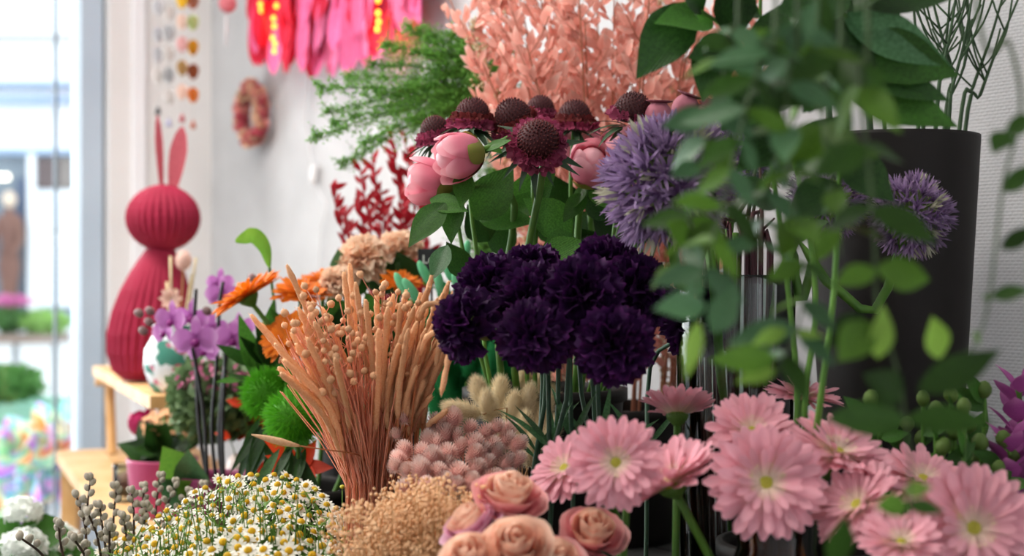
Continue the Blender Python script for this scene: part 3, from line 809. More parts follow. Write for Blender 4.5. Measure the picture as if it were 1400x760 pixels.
# ------------------------------------------------------------------ dark purple carnations
GC = 'dark purple carnations'
for px, py, rp, Y, face, lb in (
    (632, 442, 52, 1.30, (-.78, -.5, .3), 'dark purple carnation leaning out over the tan grasses'),
    (668, 388, 50, 1.34, (-.45, -.6, .66), 'dark purple carnation above the one leaning over the grasses'),
    (726, 366, 46, 1.40, (-.1, -.3, .95), 'dark purple carnation at the top below the peony stems'),
    (722, 406, 52, 1.31, (-.25, -.8, .55), 'dark purple carnation in the middle of the bunch'),
    (730, 460, 52, 1.27, (-.12, -1, .12), 'dark purple carnation hanging low above the bunny tails'),
    (796, 402, 56, 1.29, (.05, -.9, .42), 'broad dark purple carnation at the heart of the bunch'),
    (832, 362, 52, 1.37, (.1, -.35, .93), 'dark purple carnation under the violet allium'),
    (872, 396, 54, 1.33, (.4, -.75, .52), 'dark purple carnation beside the pale vine leaf'),
    (840, 474, 56, 1.25, (.06, -1, .05), 'lowest dark purple carnation above the open gerbera'),
    (958, 438, 50, 1.42, (.3, -.8, .4), 'dark purple carnation half hidden behind vine leaves')):
    carnation(P(px, py, Y), face, rp * Y / F, V_car, lb, GC)

# ------------------------------------------------------------------ peonies
GY = 'pink peony buds'
peo = []
for px, py, rp, Y, face, lb, o in (
    (582, 249, 29, 1.58, (-.93, -.25, .12), 'pink peony bud drooping to the side, lowest of its cluster', 0),
    (622, 214, 31, 1.54, (-.93, -.2, -.22), 'pink peony bud with an olive sepal, leaning sideways', .3),
    (790, 192, 28, 1.72, (-.2, -.5, .8), 'pale pink peony bud tucked behind the scabiosa', .2),
    (808, 224, 29, 1.60, (.1, -.75, .6), 'round pink peony bud between the scabiosas', 0),
    (846, 208, 31, 1.66, (.25, -.6, .6), 'half opened pale pink peony next to the allium', .6)):
    t, pts = peony(P(px, py, Y), face, rp * Y / F, V_peo, lb, GY, o)
    peo.append((t, pts))
def lf(t, x0, y0, x1, y1, Y, key='leaf', w=.26, face=None, **k):
    leaf_at(t, P(x0, y0, Y), P(x1, y1, Y - .02), key, w, face or Vector((U(-.3, .3), -1, U(.2, .6))), **k)
for i, a in ((0, (610, 278, 556, 332, 1.55)), (0, (588, 272, 640, 290, 1.56)), (0, (600, 300, 645, 262, 1.58)), (0, (622, 270, 614, 330, 1.57)),
             (0, (612, 335, 590, 384, 1.54, 'leaf_blue')), (1, (636, 232, 630, 285, 1.56)), (1, (650, 300, 700, 228, 1.6, 'leaf', .34)), (1, (655, 300, 735, 305, 1.62)),
             (1, (690, 300, 742, 262, 1.64)), (3, (700, 290, 760, 235, 1.66, 'leaf', .34)), (3, (805, 262, 842, 290, 1.6)), (3, (800, 265, 770, 300, 1.62)),
             (3, (780, 320, 720, 270, 1.63, 'leaf', .34)), (3, (790, 330, 740, 340, 1.6, 'leaf', .4)), (4, (845, 250, 870, 290, 1.66)), (4, (830, 300, 800, 250, 1.7, 'leaf_dark', .36)),
             (3, (748, 362, 800, 330, 1.56, 'leaf', .42)), (2, (780, 300, 758, 240, 1.72, 'leaf_dark', .36)), (2, (770, 330, 735, 280, 1.74, 'leaf_dark', .4)),
             (4, (850, 330, 810, 290, 1.72, 'leaf_dark', .4)), (4, (860, 340, 880, 280, 1.74, 'leaf_dark', .36)), (1, (668, 330, 640, 280, 1.68, 'leaf_dark', .4)), (1, (700, 345, 665, 300, 1.7, 'leaf_dark', .4)),
             (2, (760, 350, 800, 290, 1.74, 'leaf_dark', .4)), (2, (820, 355, 780, 310, 1.74, 'leaf_dark', .4)), (0, (640, 380, 610, 330, 1.66, 'leaf_dark', .3))):
    lf(peo[i][0], *a)

# ------------------------------------------------------------------ scabiosas, poppy pods
GS = 'dark scabiosas'
for px, py, rp, Y, face, lb, sk, dr in (
    (598, 190, 27, 1.66, (-.25, -.15, 1), 'wine red scabiosa at the edge above the drooping peonies', 'sca_wine', 1),
    (646, 170, 31, 1.62, (.05, -.1, 1), 'rusty scabiosa standing tall above the olive sepal', 'sca_rust', 1),
    (706, 172, 33, 1.62, (-.35, -.35, .9), 'dark scabiosa with a high cone beside the wine red one', 'sca_rust', 1),
    (735, 198, 36, 1.55, (.05, -.92, .42), 'wine red scabiosa facing out with its cone towards the room', 'sca_wine', 0),
    (738, 160, 25, 1.72, (.1, -.1, 1), 'small dark scabiosa peeping out behind two others', 'sca_wine', 1),
    (785, 172, 30, 1.68, (.05, -.1, 1), 'dark scabiosa with curled green bracts above a pale peony', 'sca_rust', 1),
    (863, 166, 34, 1.60, (.15, -.25, 1), 'round headed dark scabiosa beside the poppy pods', 'sca_wine', 0)):
    if px == 863: scabiosa(P(px, py, Y), face, rp * 1.12 * Y / F, V_peo, lb, GS, sk, 12, rows=1)
    else: scabiosa(P(px, py, Y), face, rp * 1.12 * Y / F, V_peo, lb, GS, sk, droop=dr)
MT['sca_pink'] = M('small_bloom_pink', 'd28a94', 'c07884', 200, 0.6, 0.25, 0.1)
for px, py, rp, Y, face, lb in ((900, 160, 19, 1.58, (.05, -.1, 1), 'rosy poppy seed pod beside the round scabiosa'), (936, 150, 19, 1.62, (.35, -.2, 1), 'rosy poppy seed pod with a dark crown near the vine'), (868, 194, 17, 1.56, (-.3, -.6, .8), 'rosy poppy seed pod tucked above the allium'),
                                (964, 158, 17, 1.62, (.3, -.7, .7), 'rosy poppy pod with its crown turned outwards among leaves')):
    poppy_pod(P(px, py, Y), face, rp * Y / F, V_peo, lb, 'poppy seed pods')
t = thing('small_bloom', 'tiny round pink bloom in front of the poppy pods', 'flower', (V_peo.x, V_peo.y, V_peo.z + .016))
pts, b = stem_pts(P(871, 180, 1.53), (0, -.6, .8), V_peo, 10, .05)
part('stem', G().tube(pts, .0015, 6).mesh('stem', MT['stem']), t)
hm = frame(P(871, 179, 1.53), (0, -1, .5), 0, 13 * 1.53 / F)
for i in range(16): part('petal', cached('sbp', lambda: blade(1, [(0, .06), (.6, .17), (.9, .17), (1, .05)], .05, .3, 0, 3, 4).mesh('petal', MT['sca_pink'])), t, hm @ RZ(2 * PI * i / 16) @ RX(14 + U(-6, 6)))
part('eye', cached('sbe', lambda: G().ball((0, 0, .05), .22, 10, 6, .6).mesh('eye', MT['sca_wine'])), t, hm)

# ------------------------------------------------------------------ alliums
GA = 'violet alliums'
allium(P(912, 250, 1.32), 94 * 1.32 / F, V_all, 'large violet allium globe above the dark carnations', GA, 260, (-.15, -.3, 1))
allium(P(1010, 215, 1.48), 66 * 1.48 / F, V_all, 'violet allium globe mostly hidden by vine leaves', GA, 170, (.1, -.2, 1))
allium(P(1130, 275, 1.40), 55 * 1.40 / F, V_all, 'violet allium globe in front of the planter rim', GA, 150, (.2, -.2, 1))
allium(P(1245, 295, 1.38), 58 * 1.38 / F, V_all, 'violet allium globe in front of the black planter', GA, 170, (.3, -.3, 1))
# dark red twigs in the glass vase
TW = M('twig_dark_red', '4a2028', '3a161e', 40, 0.5, 0, 0.2)
for i in range(16):
    m, b = into(V_all, .7)
    tp = P(U(950, 1075), U(190, 300), 1.42 + U(-.04, .06))
    single('dark_twig', G().tube(curve([b, m, m.lerp(tp, .5) + Vector((U(-.01, .01), 0, 0)), tp], 8), [.0032, .003, .0028, .0026, .0024, .0022, .002, .0016, .001], 6).mesh('twig', TW), 'thin dark red twig standing in the clear glass vase', 'twig', group='dark red twigs')
# ------------------------------------------------------------------ tan dried grasses (setaria spikes)
MT['spike'] = M('setaria_tan', 'f8cca0', 'efb88c', 500, 0.9, 0.28, 0.12, bump=.5, bscale=900)
MT['bobble'] = M('flax_bobble', 'deb088', 'ce9870', 250, 0.75, 0.05, 0.18)
MT['straw_pink'] = M('straw_salmon', 'f6b89c', 'eea486', 60, 0.8, 0.35, 0.15)
def fuzzy(g, pts, r, n=9):
    """rough bristly rod"""
    m = len(pts); b = len(g.v)
    rs = [r * (1 if k < m - 2 else (.9, .45)[k - m + 2]) * (1 + .10 * ((k * 7) % 3 - 1)) for k in range(m)]
    rs[0] = r * .5; rs[1] = r * .85
    g.tube(pts, rs, n)
    for i in range(b, len(g.v)):
        k = (i - b) // n; p = Vector(g.v[i]); c = pts[min(k, m - 1)]
        g.v[i] = tuple(c + (p - c) * U(.82, 1.2))
    for k in range(2, m - 1):
        for _ in range(7):
            c = pts[k].lerp(pts[k + 1], U(0, 1)); ax = (pts[k + 1] - pts[k]).normalized()
            o = ax.orthogonal(); o.rotate(Matrix.Rotation(U(0, 6.28), 3, ax)); o.normalize()
            s_ = ax.cross(o) * r * .14; p = c + o * r * .8
            g.tri(p - s_, p + s_, p + o * r * U(.35, .75) + ax * r * .9)
    return g
GT = 'tan bristle grass spikes'
tan_base = P(508, 668, 1.46)
def setaria(tipx, tipy, Y=None, hook=0, long=.55, r=.0029, bx=None):
    Y = (Y or U(1.40, 1.50)) - .06
    k = (tipx - 490) / 140.0
    b = P(bx if bx else 505 + k * (30 if k < 0 else 72) + U(-12, 12), 655, 1.46 + U(-.02, .02))
    tip = P(tipx, tipy, Y)
    mid = b.lerp(tip, .5) + Vector((-.012 * k, 0, .012)) + Vector((U(-.006, .006), 0, 0))
    cs = [b, mid, tip]
    if hook: cs = [b, b.lerp(tip, .6) + Vector((-.01, 0, .05)), tip + Vector((-.012 * hook, 0, .055)), tip + Vector((.008 * hook, 0, .05)), tip]
    pts = curve(cs, 34)
    kk = int(34 * (1 - min(.85, long * 1.25)))
    m, bb = mouth_for(V_tan, b, .7)
    t = thing('bristle_grass', 'tan dried bristle grass spike in the big dried bunch', 'dried grass', bb, GT)
    part('stem', G().tube([bb, m] + pts[:kk + 1:3] + [pts[kk]], .0011, 5).mesh('stem', MT['stem_straw']), t)
    part('spike', fuzzy(G(), pts[kk:], r).mesh('spike', MT['spike']), t)
for a in ((343, 430, 1.44, 0, .72), (356, 442, 1.47, 0, .6), (376, 470, 1.40, 0, .75), (388, 492, 1.39, 0, .8), (392, 362, 1.45, 0, .5), (408, 420, 1.45, 0, .5), (415, 445, 1.46, 0, .5), (430, 440, 1.42, 0, .55),
          (384, 510, 1.40, 0, .8), (398, 455, 1.45, 0, .6), (404, 470, 1.42, 0, .65), (420, 462, 1.40, 0, .5), (440, 420, 1.48, 0, .5),
          (458, 490, 1.37, 0, .5), (470, 372, 1.46, 0, .4), (478, 360, 1.5, 0, .4), (486, 386, 1.44, 0, .4), (500, 410, 1.42, 0, .4), (515, 400, 1.5, 0, .45), (518, 450, 1.38, 0, .6),
          (530, 420, 1.42, 0, .5), (538, 402, 1.46, 0, .5), (548, 414, 1.44, 0, .5), (555, 396, 1.48, 0, .5), (566, 420, 1.42, 0, .5), (575, 400, 1.5, 0, .5), (585, 392, 1.47, 0, .5), (590, 376, 1.5, 0, .5),
          (598, 408, 1.45, 0, .5), (606, 400, 1.48, 0, .5), (614, 384, 1.5, 0, .5), (620, 398, 1.5, 0, .5), (570, 440, 1.4, 0, .5), (582, 450, 1.41, 0, .5), (595, 440, 1.44, 0, .5), (606, 450, 1.46, 0, .5), (612, 470, 1.44, 0, .5),
          (558, 450, 1.4, 0, .5), (545, 470, 1.42, 0, .5), (603, 540, 1.39, 1, .5), (596, 500, 1.42, 1, .45), (612, 560, 1.42, 0, .3), (570, 500, 1.42, 0, .5), (580, 520, 1.44, 0, .5), (590, 540, 1.46, 0, .5)):
    setaria(*a)
for _ in range(14): setaria(U(380, 440), U(440, 520), U(1.42, 1.5))
for _ in range(18): setaria(U(540, 620), U(420, 480), U(1.44, 1.5))
# one stray ear sticking out over the chamomile
t = thing('stray_grass_ear', 'single pale grass ear sticking out sideways over the chamomile', 'dried grass', P(505, 655, 1.4))
pts = curve([P(505, 640, 1.44), P(490, 622, 1.42), P(440, 614, 1.38), P(402, 608, 1.36), P(344, 594, 1.34)], 24)
part('stem', G().tube(pts[:20], .0007, 5).mesh('stem', MT['stem_straw']), t)
part('ear', G().tube(pts[17:], [.0012, .0022, .003, .0036, .0034, .0028, .0018, .0006], 7).mesh('ear', M('ear_pale', 'e8c49c', 'dcb088', 300, 0.8, 0.1, 0)), t)

# flax stems with round bobbles
def bob_mesh():
    return cached('bobble', lambda: G().lathe([(.001, -1), (.5, -.9), (.95, -.3), (1, .15), (.75, .7), (.3, .98), (.12, 1.0), (.08, 1.35), (.001, 1.4)], 10, lambda a, k: 1 + .05 * math.cos(5 * a)).mesh('bobble', MT['bobble']))
GF = 'dried flax stems'
for i in range(62):
    tx = U(398, 575) if i > 6 else (389, 402, 432, 470, 560, 395, 575)[i]; ty = U(388, 520) if i > 6 else (428, 442, 396, 500, 470, 470, 430)[i]
    Y = U(1.36, 1.46); k = (tx - 490) / 100
    b = P(505 + k * 22 + U(-14, 14), 655, 1.44 + U(-.02, .02)); tip = P(tx, ty, Y)
    pts = curve([b, b.lerp(tip, .5) + Vector((-.006 * k, 0, .006)), tip], 10)
    m, bb = mouth_for(V_tan, b, .6)
    t = thing('flax_stem', 'dried flax stem with round tan bobbles among the grasses', 'dried flower', bb, GF)
    g = G().tube([bb, m] + pts, .0007, 4)
    br = []
    for j in range(RND.randrange(1, 4)):
        p = pts[10 - RND.randrange(1, 5)]; q = p + Vector((U(-.02, .02), U(-.02, .01), U(.012, .035)))
        g.tube([p, p.lerp(q, .5) + Vector((0, 0, -.003)), q], .0005, 4); br.append((q, q - p))
    part('stem', g.mesh('stem', MT['straw_pink']), t)
    for q, d in br + [(tip, Vector((k * .3, -.1, 1)))]:
        part('bobble', bob_mesh(), t, frame(q, d, 0, U(.0030, .0042)))
g = G()
for i in range(330):
    k = U(-1, 1); tx = 490 + 105 * k + U(-6, 6); Y = U(1.43, 1.52)
    b = P(506 + k * 26 + U(-8, 8), 668, Y); tip = P(tx, U(455, 540), Y - U(0, .04))
    g.tube([b - Vector((0, 0, .14)), b, b.lerp(tip, .5) + Vector((-.005 * k, 0, 0)), tip], .0006, 3, False)
single('straw_stems', g.mesh('straw', MT['straw_pink']), 'dense salmon straw stems in the middle of the dried bunch', 'straw', kind='stuff')

# ------------------------------------------------------------------ dusty pink dried heads
MT['pha'] = M('dried_head_pink', 'f4d0c6', 'eec0b6', 200, 0.85, 0.35, 0.18, tip='f8e4dc', tip_at=(.5, 1), axis=2)
MT['pha_core'] = M('dried_head_core', 'e0aca4', 'd49c94', 200, 0.9, 0, 0.1)
MT['pha_pale'] = M('dried_head_pale', 'eccfc4', 'e2bcb0', 200, 0.85, 0.15, 0.1)
def scaly(key, ln):
    def mk():
        g = G(); n = int(130 * ln)
        for i in range(n):
            z = 1 - 1.9 * (i + .5) / n; a = i * 2.39996; r = math.sqrt(max(0, 1 - z * z))
            d = Vector((r * math.cos(a), r * math.sin(a), z))
            c = Vector((d.x * .6, d.y * .6, ln * .8 + d.z * .62 * ln))
            dd = (d + Vector((0, 0, .45))).normalized(); s_ = d.cross(Vector((0, 0, 1)))
            s_ = (s_.normalized() if s_.length > .01 else Vector((1, 0, 0))) * .11
            g.tri(c - s_, c + s_, c + dd * .5 + s_ * .3, c + dd * .54 - s_ * .3)
        return g.mesh('scaly_head', MT[key])
    return cached(('scaly', key, ln), mk)
GH = 'dusty pink dried scaly heads'
heads = [(541, 549, 1, 10), (552, 571, 1, 12), (541, 593, 1, 12), (602, 580, 1, 14), (540, 636, 1, 14), (557, 642, 1, 14)]
pk = []
while len(pk) < 44:
    x, y = U(545, 708), U(568, 672)
    if y < 618 - (x - 545) * .28 and x < 610 and x < 590: continue
    if y < 586 - 10 * math.sin((x - 560) / 50): continue
    if x < 575 and 600 < y < 630 and U(0, 1) < .5: continue
    if all((x - a) ** 2 + (y - b) ** 2 > 15 ** 2 for a, b in pk): pk.append((x, y))
    elif U(0, 1) < .02: pk.append((x, y))
for x, y in pk: heads.append((x, y, 0, U(14, 18)))
for x, y, pale, rp in heads:
    Y = 1.30 + (665 - y) / 95 * .12 + U(-.01, .01)
    p = P(x, y, Y); d = Vector(((x - 600) / 160, U(-.5, .1), .9)).normalized(); rr = rp * Y / F
    m, bb = mouth_for(V_pha, p, .7)
    t = thing('dried_scaly_head', 'pale powdery pink dried flower head standing out at the edge' if pale else 'dusty pink dried scaly flower head in the tight bunch', 'dried flower', bb, 'pale dried heads' if pale else GH)
    base = p - d * rr * .8
    part('stem', G().tube(curve([base, base - d * .02, m, bb], 8), .0010, 5).mesh('stem', MT['straw_pink']), t)
    ln_ = RND.choice((1, 1.25, 1.5)) if not pale else 1
    part('core', cached(('pcore', ln_), lambda: G().ball((0, 0, ln_ * .8), .58, 10, 8, ln_).mesh('core', MT['pha_core'])), t, frame(base, d, 0, rr * .85))
    part('scales', scaly('pha_pale' if pale else 'pha', ln_), t, frame(base, d, U(0, 6), rr * .85))

# ------------------------------------------------------------------ beige broom bloom: sprays of tiny beads
MT['broom'] = M('broom_bloom', 'f6cca0', 'eebc8e', 300, 0.85, 0.1, 0.08)
MT['broom_stem'] = M('broom_stem', 'c89a6a', 'b4865a', 100, 0.85, 0.1, 0.1)
GB_ = 'beige broom bloom sprays'
for i in range(26):
    tx = U(492, 640); ty = 668 + U(0, 40) + 22 * ((tx - 580) / 70) ** 2 * .5
    if 505 < tx < 545: ty += 16
    Y = U(1.18, 1.32)
    tip = P(tx, ty, Y); m, bb = mouth_for(V_bro, tip, .8)
    t = thing('broom_bloom', 'beige dried broom bloom spray with tiny round beads', 'dried flower', bb, GB_)
    gs = G(); gb_ = G(); root = m.lerp(tip, .15) + Vector((0, 0, -.03))
    gs.tube([bb, m, root], .0012, 5)
    for j in range(15):
        e = tip + Vector((U(-.03, .03), U(-.025, .025), U(-.045, .012)))
        pp = curve([root, root.lerp(e, .5) + Vector((U(-.005, .005), 0, -.004)), e], 4)
        gs.tube(pp, .0004, 3, False)
        for q in range(11):
            c = e + Vector((U(-.010, .010), U(-.010, .010), U(-.016, .006)))
            gb_.ball(c, U(.0012, .0019), 6, 4)
    part('stem', gs.mesh('stem', MT['broom_stem']), t)
    part('beads', gb_.mesh('beads', MT['broom']), t, kind='stuff')

# ------------------------------------------------------------------ bunny tails (lagurus) and emerald plumes
def plume(mat, ln, n, hair, rr=1.0, seed=1):
    rs = random.Random(seed); g = G()
    g.ball((0, 0, ln), .72, 10, 9, ln / .72 * .92)
    for i in range(n):
        z = 1 - 2 * (i + .5) / n; a = i * 2.39996; r = math.sqrt(max(0, 1 - z * z))
        d = Vector((r * math.cos(a), r * math.sin(a), z))
        c = Vector((d.x * .66, d.y * .66, ln + d.z * ln * .86))
        dd = (d + Vector((rs.uniform(-.3, .3), rs.uniform(-.3, .3), .9 + rs.uniform(-.3, .3)))).normalized() * hair * rs.uniform(.7, 1.2)
        s_ = dd.cross(Vector((rs.uniform(-1, 1), rs.uniform(-1, 1), .3))).normalized() * .028
        g.tri(c - s_, c + s_, c + dd)
    return g.mesh('plume', mat)
LAG = M('bunny_tail_cream', 'e6d8ba', 'dccaa6', 100, 0.9, 0.25, 0.08); EMR = M('plume_emerald', '2f9a58', '238048', 60, 0.9, 0.25, 0.15); MNT = M('plume_mint', '7cc89c', '66b888', 60, 0.8, 0.25, 0.1)
lag_m = [plume(LAG, 1.5 + .3 * k, 900, .75, 1, k) for k in range(3)]
for px, py, rp, Y, d in ((655, 535, 13, 1.60, (-.3, 0, 1)), (640, 562, 13, 1.57, (-1, -.2, .25)), (684, 545, 14, 1.62, (0, 0, 1)), (668, 560, 13, 1.58, (-.2, -.2, 1)), (700, 572, 14, 1.6, (.1, -.2, 1)), (718, 518, 13, 1.64, (.1, 0, 1)),
                         (722, 552, 13, 1.6, (.15, -.1, 1)), (738, 530, 13, 1.66, (.3, 0, 1)), (690, 600, 14, 1.56, (-.1, -.3, 1)), (715, 598, 14, 1.56, (.1, -.3, 1)), (740, 570, 13, 1.6, (.4, 0, 1)), (752, 545, 12, 1.66, (.35, 0, 1)), (726, 620, 14, 1.54, (.2, -.3, 1)), (750, 600, 13, 1.58, (.4, -.2, 1)), (765, 575, 12, 1.64, (.5, 0, 1))):
    p = P(px, py, Y); d = Vector(d).normalized(); rr = rp * Y / F; base = p - d * rr * 1.6
    m, bb = mouth_for(V_lag, p, .8)
    t = thing('bunny_tail_grass', 'fluffy cream bunny tail grass head below the carnations', 'dried grass', bb, 'cream bunny tail grass')
    part('stem', G().tube(curve([base, base - d * .03, m, bb], 8), .0009, 5).mesh('stem', MT['broom_stem']), t)
    part('plume', RND.choice(lag_m), t, frame(base, d, U(0, 6), rr * 1.05))
emr_m = [plume(EMR, 3.2 + .5 * k, 900, .5, 1, k + 5) for k in range(2)]; mnt_m = [plume(MNT, 2.4, 260, .25, 1, 9)]
for i, (px, py, rp, mint) in enumerate([(548, 388, 11, 1), (562, 396, 12, 1), (580, 372, 11, 1), (600, 384, 11, 1), (572, 410, 12, 1), (612, 368, 10, 1), (637, 345, 11, 1), (625, 388, 12, 1)] + [(U(610, 700), U(455, 545), U(16, 22), 0) for _ in range(16)] + [(628, 520, 20, 0), (660, 500, 22, 0), (640, 480, 20, 0), (700, 490, 20, 0), (690, 450, 18, 0), (615, 420, 16, 0), (606, 500, 18, 0), (612, 540, 18, 0), (625, 450, 16, 0), (600, 460, 16, 0), (645, 430, 16, 0), (600, 480, 18, 0), (598, 525, 18, 0), (602, 565, 18, 0), (608, 590, 18, 0), (590, 440, 16, 0), (620, 580, 18, 0)]):
    Y = U(1.80, 1.9); p = P(px, py, Y); d = Vector(((px - 640) / 150 + U(-.25, .25), U(-.3, .1), 1)).normalized(); rr = rp * Y / F * .8; base = p - d * rr * 2.6
    m, bb = mouth_for(V_gre, p, .8)
    t = thing('dyed_grass_plume', 'mint green dyed bud spike behind the tan grasses' if mint else 'emerald dyed fluffy grass plume between tan grasses and carnations', 'dried grass', bb, 'mint dyed spikes' if mint else 'emerald dyed plumes')
    part('stem', G().tube(curve([base, base - d * .03, m, bb], 8), .0011, 5).mesh('stem', MT['stem']), t)
    part('plume', RND.choice(mnt_m if mint else emr_m), t, frame(base, d, U(0, 6), rr))

# ------------------------------------------------------------------ chamomile
MT['cham_white'] = M('chamomile_white', 'f2f0e8', 'e8e6da', 200, 0.6, 0.25, 0.04)
MT['cham_eye'] = M('chamomile_yellow', 'dcb21e', 'c89a14', 900, 0.7, 0, 0.12)
MT['cham_stem'] = M('chamomile_stem', '6c9440', '557d32', 40, 0.6, 0.15, 0.15)
def cham_petals(k):
    def mk():
        g = G(); rs = random.Random(k)
        n = 13
        for i in range(n):
            if rs.random() < .06: continue
            g.add(blade(.78, [(0, .06), (.35, .155), (.75, .175), (1, .07)], -.1, .2, 0, 2, 3), RZ(2 * PI * (i + rs.uniform(-.2, .2)) / n) @ T(0, .24, 0) @ RX((4, -18, -38, 20)[k] + rs.uniform(-8, 8)))
        return g.mesh('petals', MT['cham_white'])
    return cached(('chp', k), mk)
def cham_eye():
    def mk():
        g = G(); g.lathe([(.30, -.1), (.36, .02), (.33, .16), (.2, .30), (.001, .35)], 12)
        for i in range(40):
            f = (i + .5) / 40; r = .34 * math.sqrt(f); a = i * 2.39996
            g.octa((r * math.cos(a), r * math.sin(a), .34 - .24 * f), .045)
        return g.mesh('eye', MT['cham_eye'])
    return cached('che', mk)
def cham_top(x): return interp([(120, 770), (160, 735), (190, 715), (225, 700), (255, 680), (275, 668), (300, 655), (340, 648), (390, 650), (430, 664), (455, 690), (480, 712), (510, 745), (540, 775)], x)
GCh = 'chamomile flowers'
ch = []
tries = 0
while len(ch) < 225 and tries < 60000:
    tries += 1
    x = U(120, 525); y0 = cham_top(x); y = y0 + (U(0, 1) ** 1.1) * (800 - y0)
    f = min(1, (y - y0) / 110)
    mind = 12.5
    if all((x - a) ** 2 + ((y - b) * 1.1) ** 2 > mind ** 2 for a, b, _ in ch): ch.append((x, y, f))
for x, y, f in ch:
    Y = 1.62 - .36 * f + U(-.025, .025); rr = U(10.2, 13) * 1.45 / F
    p = P(x, y, Y)
    d = Vector((U(-.5, .5) + (x - 330) / 500, U(-1.3, -.1), 1)).normalized()
    m, bb = mouth_for(V_cha, p, .85)
    t = thing('chamomile', 'small white chamomile flower with yellow centre in the big bunch', 'flower', bb, GCh)
    j = p - d * .03 + Vector((U(-.008, .008), U(-.008, .008), -.01))
    part('stem', G().tube([bb, m, m.lerp(j, .6), j, p], .0008, 4).mesh('stem', MT['cham_stem']), t)
    hm = frame(p, d, U(0, 6), rr)
    part('petals', cham_petals(RND.choice((0, 0, 1, 1, 2, 3))), t, hm)
    part('eye', cham_eye(), t, hm @ Matrix.Scale(1.18, 4))
g = G()
for _ in range(900):
    x = U(130, 515); y = cham_top(x) + U(10, 120); Y = U(1.3, 1.62); p = P(x, y, Y)
    d = Vector((U(-1, 1), U(-1, 1), U(0, 1.3))).normalized() * U(.008, .022); s_ = d.orthogonal().normalized() * .0009
    g.tri(p - s_, p + s_, p + d)
    if U(0, 1) < .4: g.tube([p, p - Vector((U(-.02, .02), 0, .08))], .0006, 3, False)
single('chamomile_foliage', g.mesh('foliage', MT['cham_stem']), 'feathery green chamomile foliage between the white flowers', 'foliage', kind='stuff')
for x, y in ((300, 661), (318, 665), (432, 672), (468, 668), (352, 652), (386, 655), (275, 690), (228, 712), (210, 730), (180, 750)):
    p = P(x, y, 1.55); t = thing('chamomile_bud', 'closed green yellow chamomile bud at the edge of the bunch', 'bud', P(x, y + 150, 1.55), 'chamomile buds')
    part('stem', G().tube([p - Vector((0, .02, .12)), p - Vector((0, 0, .03)), p], .0007, 4).mesh('stem', MT['cham_stem']), t)
    part('bud', cached('chb', lambda: G().ball((0, 0, .4), .5, 8, 6, .8).mesh('bud', M('bud_green_yellow', 'a8b040', 'c0b030', 200, 0.6))), t, frame(p, (0, -.2, 1), 0, .0055))

# ------------------------------------------------------------------ pussy willow
MT['catkin'] = M('catkin_grey', 'c2baaa', 'aca496', 300, 0.95, 0.1, 0.1, bump=.3, bscale=900)
MT['willow'] = M('willow_bark', '4c3a30', '3c2e28', 60, 0.7, 0, 0.15)
def catkin():
    def mk():
        g = G().lathe([(.12, -.05), (.55, .25), (.78, .8), (.75, 1.35), (.5, 1.8), (.001, 2.05)], 9)
        rs = random.Random(4)
        for i in range(110):
            z = rs.uniform(.1, 1.9); a = rs.uniform(0, 6.28); r = .72 * math.sin(PI * min(1, (z + .25) / 2.3))
            c = Vector((r * math.cos(a), r * math.sin(a), z)); d = Vector((math.cos(a), math.sin(a), .9)).normalized() * .34; s_ = Vector((-math.sin(a), math.cos(a), 0)) * .05
            g.tri(c - s_, c + s_, c + d)
        return g.mesh('catkin', MT['catkin'])
    return cached('catkin', mk)
GW = 'pussy willow branches'
for i, (tx, ty, n, Y) in enumerate(((27, 734, 4, 1.5), (80, 715, 8, 1.55), (104, 676, 9, 1.58), (124, 652, 12, 1.62), (136, 690, 11, 1.56), (160, 664, 13, 1.64), (180, 670, 12, 1.6), (198, 664, 14, 1.68), (202, 690, 12, 1.6), (222, 650, 14, 1.72), (243, 658, 11, 1.75), (262, 672, 8, 1.75), (282, 662, 5, 1.74), (120, 700, 10, 1.52), (168, 705, 11, 1.56), (150, 720, 10, 1.5), (100, 735, 9, 1.5))):
    tip = P(tx, ty, Y); m, bb = mouth_for(V_wil, tip, .8)
    pts = curve([tip, tip.lerp(m, .35) + Vector((U(-.008, .008), 0, .01)), m, bb], 26)
    t = thing('pussy_willow', 'pussy willow branch with soft grey catkins', 'branch', bb, GW)
    part('stem', G().tube(pts, [.0011 + .0012 * k / 26 for k in range(27)], 6).mesh('stem', MT['willow']), t)
    part('catkin', catkin(), t, frame(pts[0] - Vector((0, 0, .004)), (U(-.2, .2), 0, 1), U(0, 6), .0048))
    dist = 0; side = 1; k = 1
    for q in range(n):
        k = 1 + q * 1.3
        if k > 24: break
        p = pts[int(k)].lerp(pts[int(k) + 1], k % 1); side = -side
        d = Vector((side * U(.35, .7), U(-.5, .4), 1)).normalized()
        part('catkin', catkin(), t, frame(p + d * .002, d, U(0, 6), U(.0042, .005)))

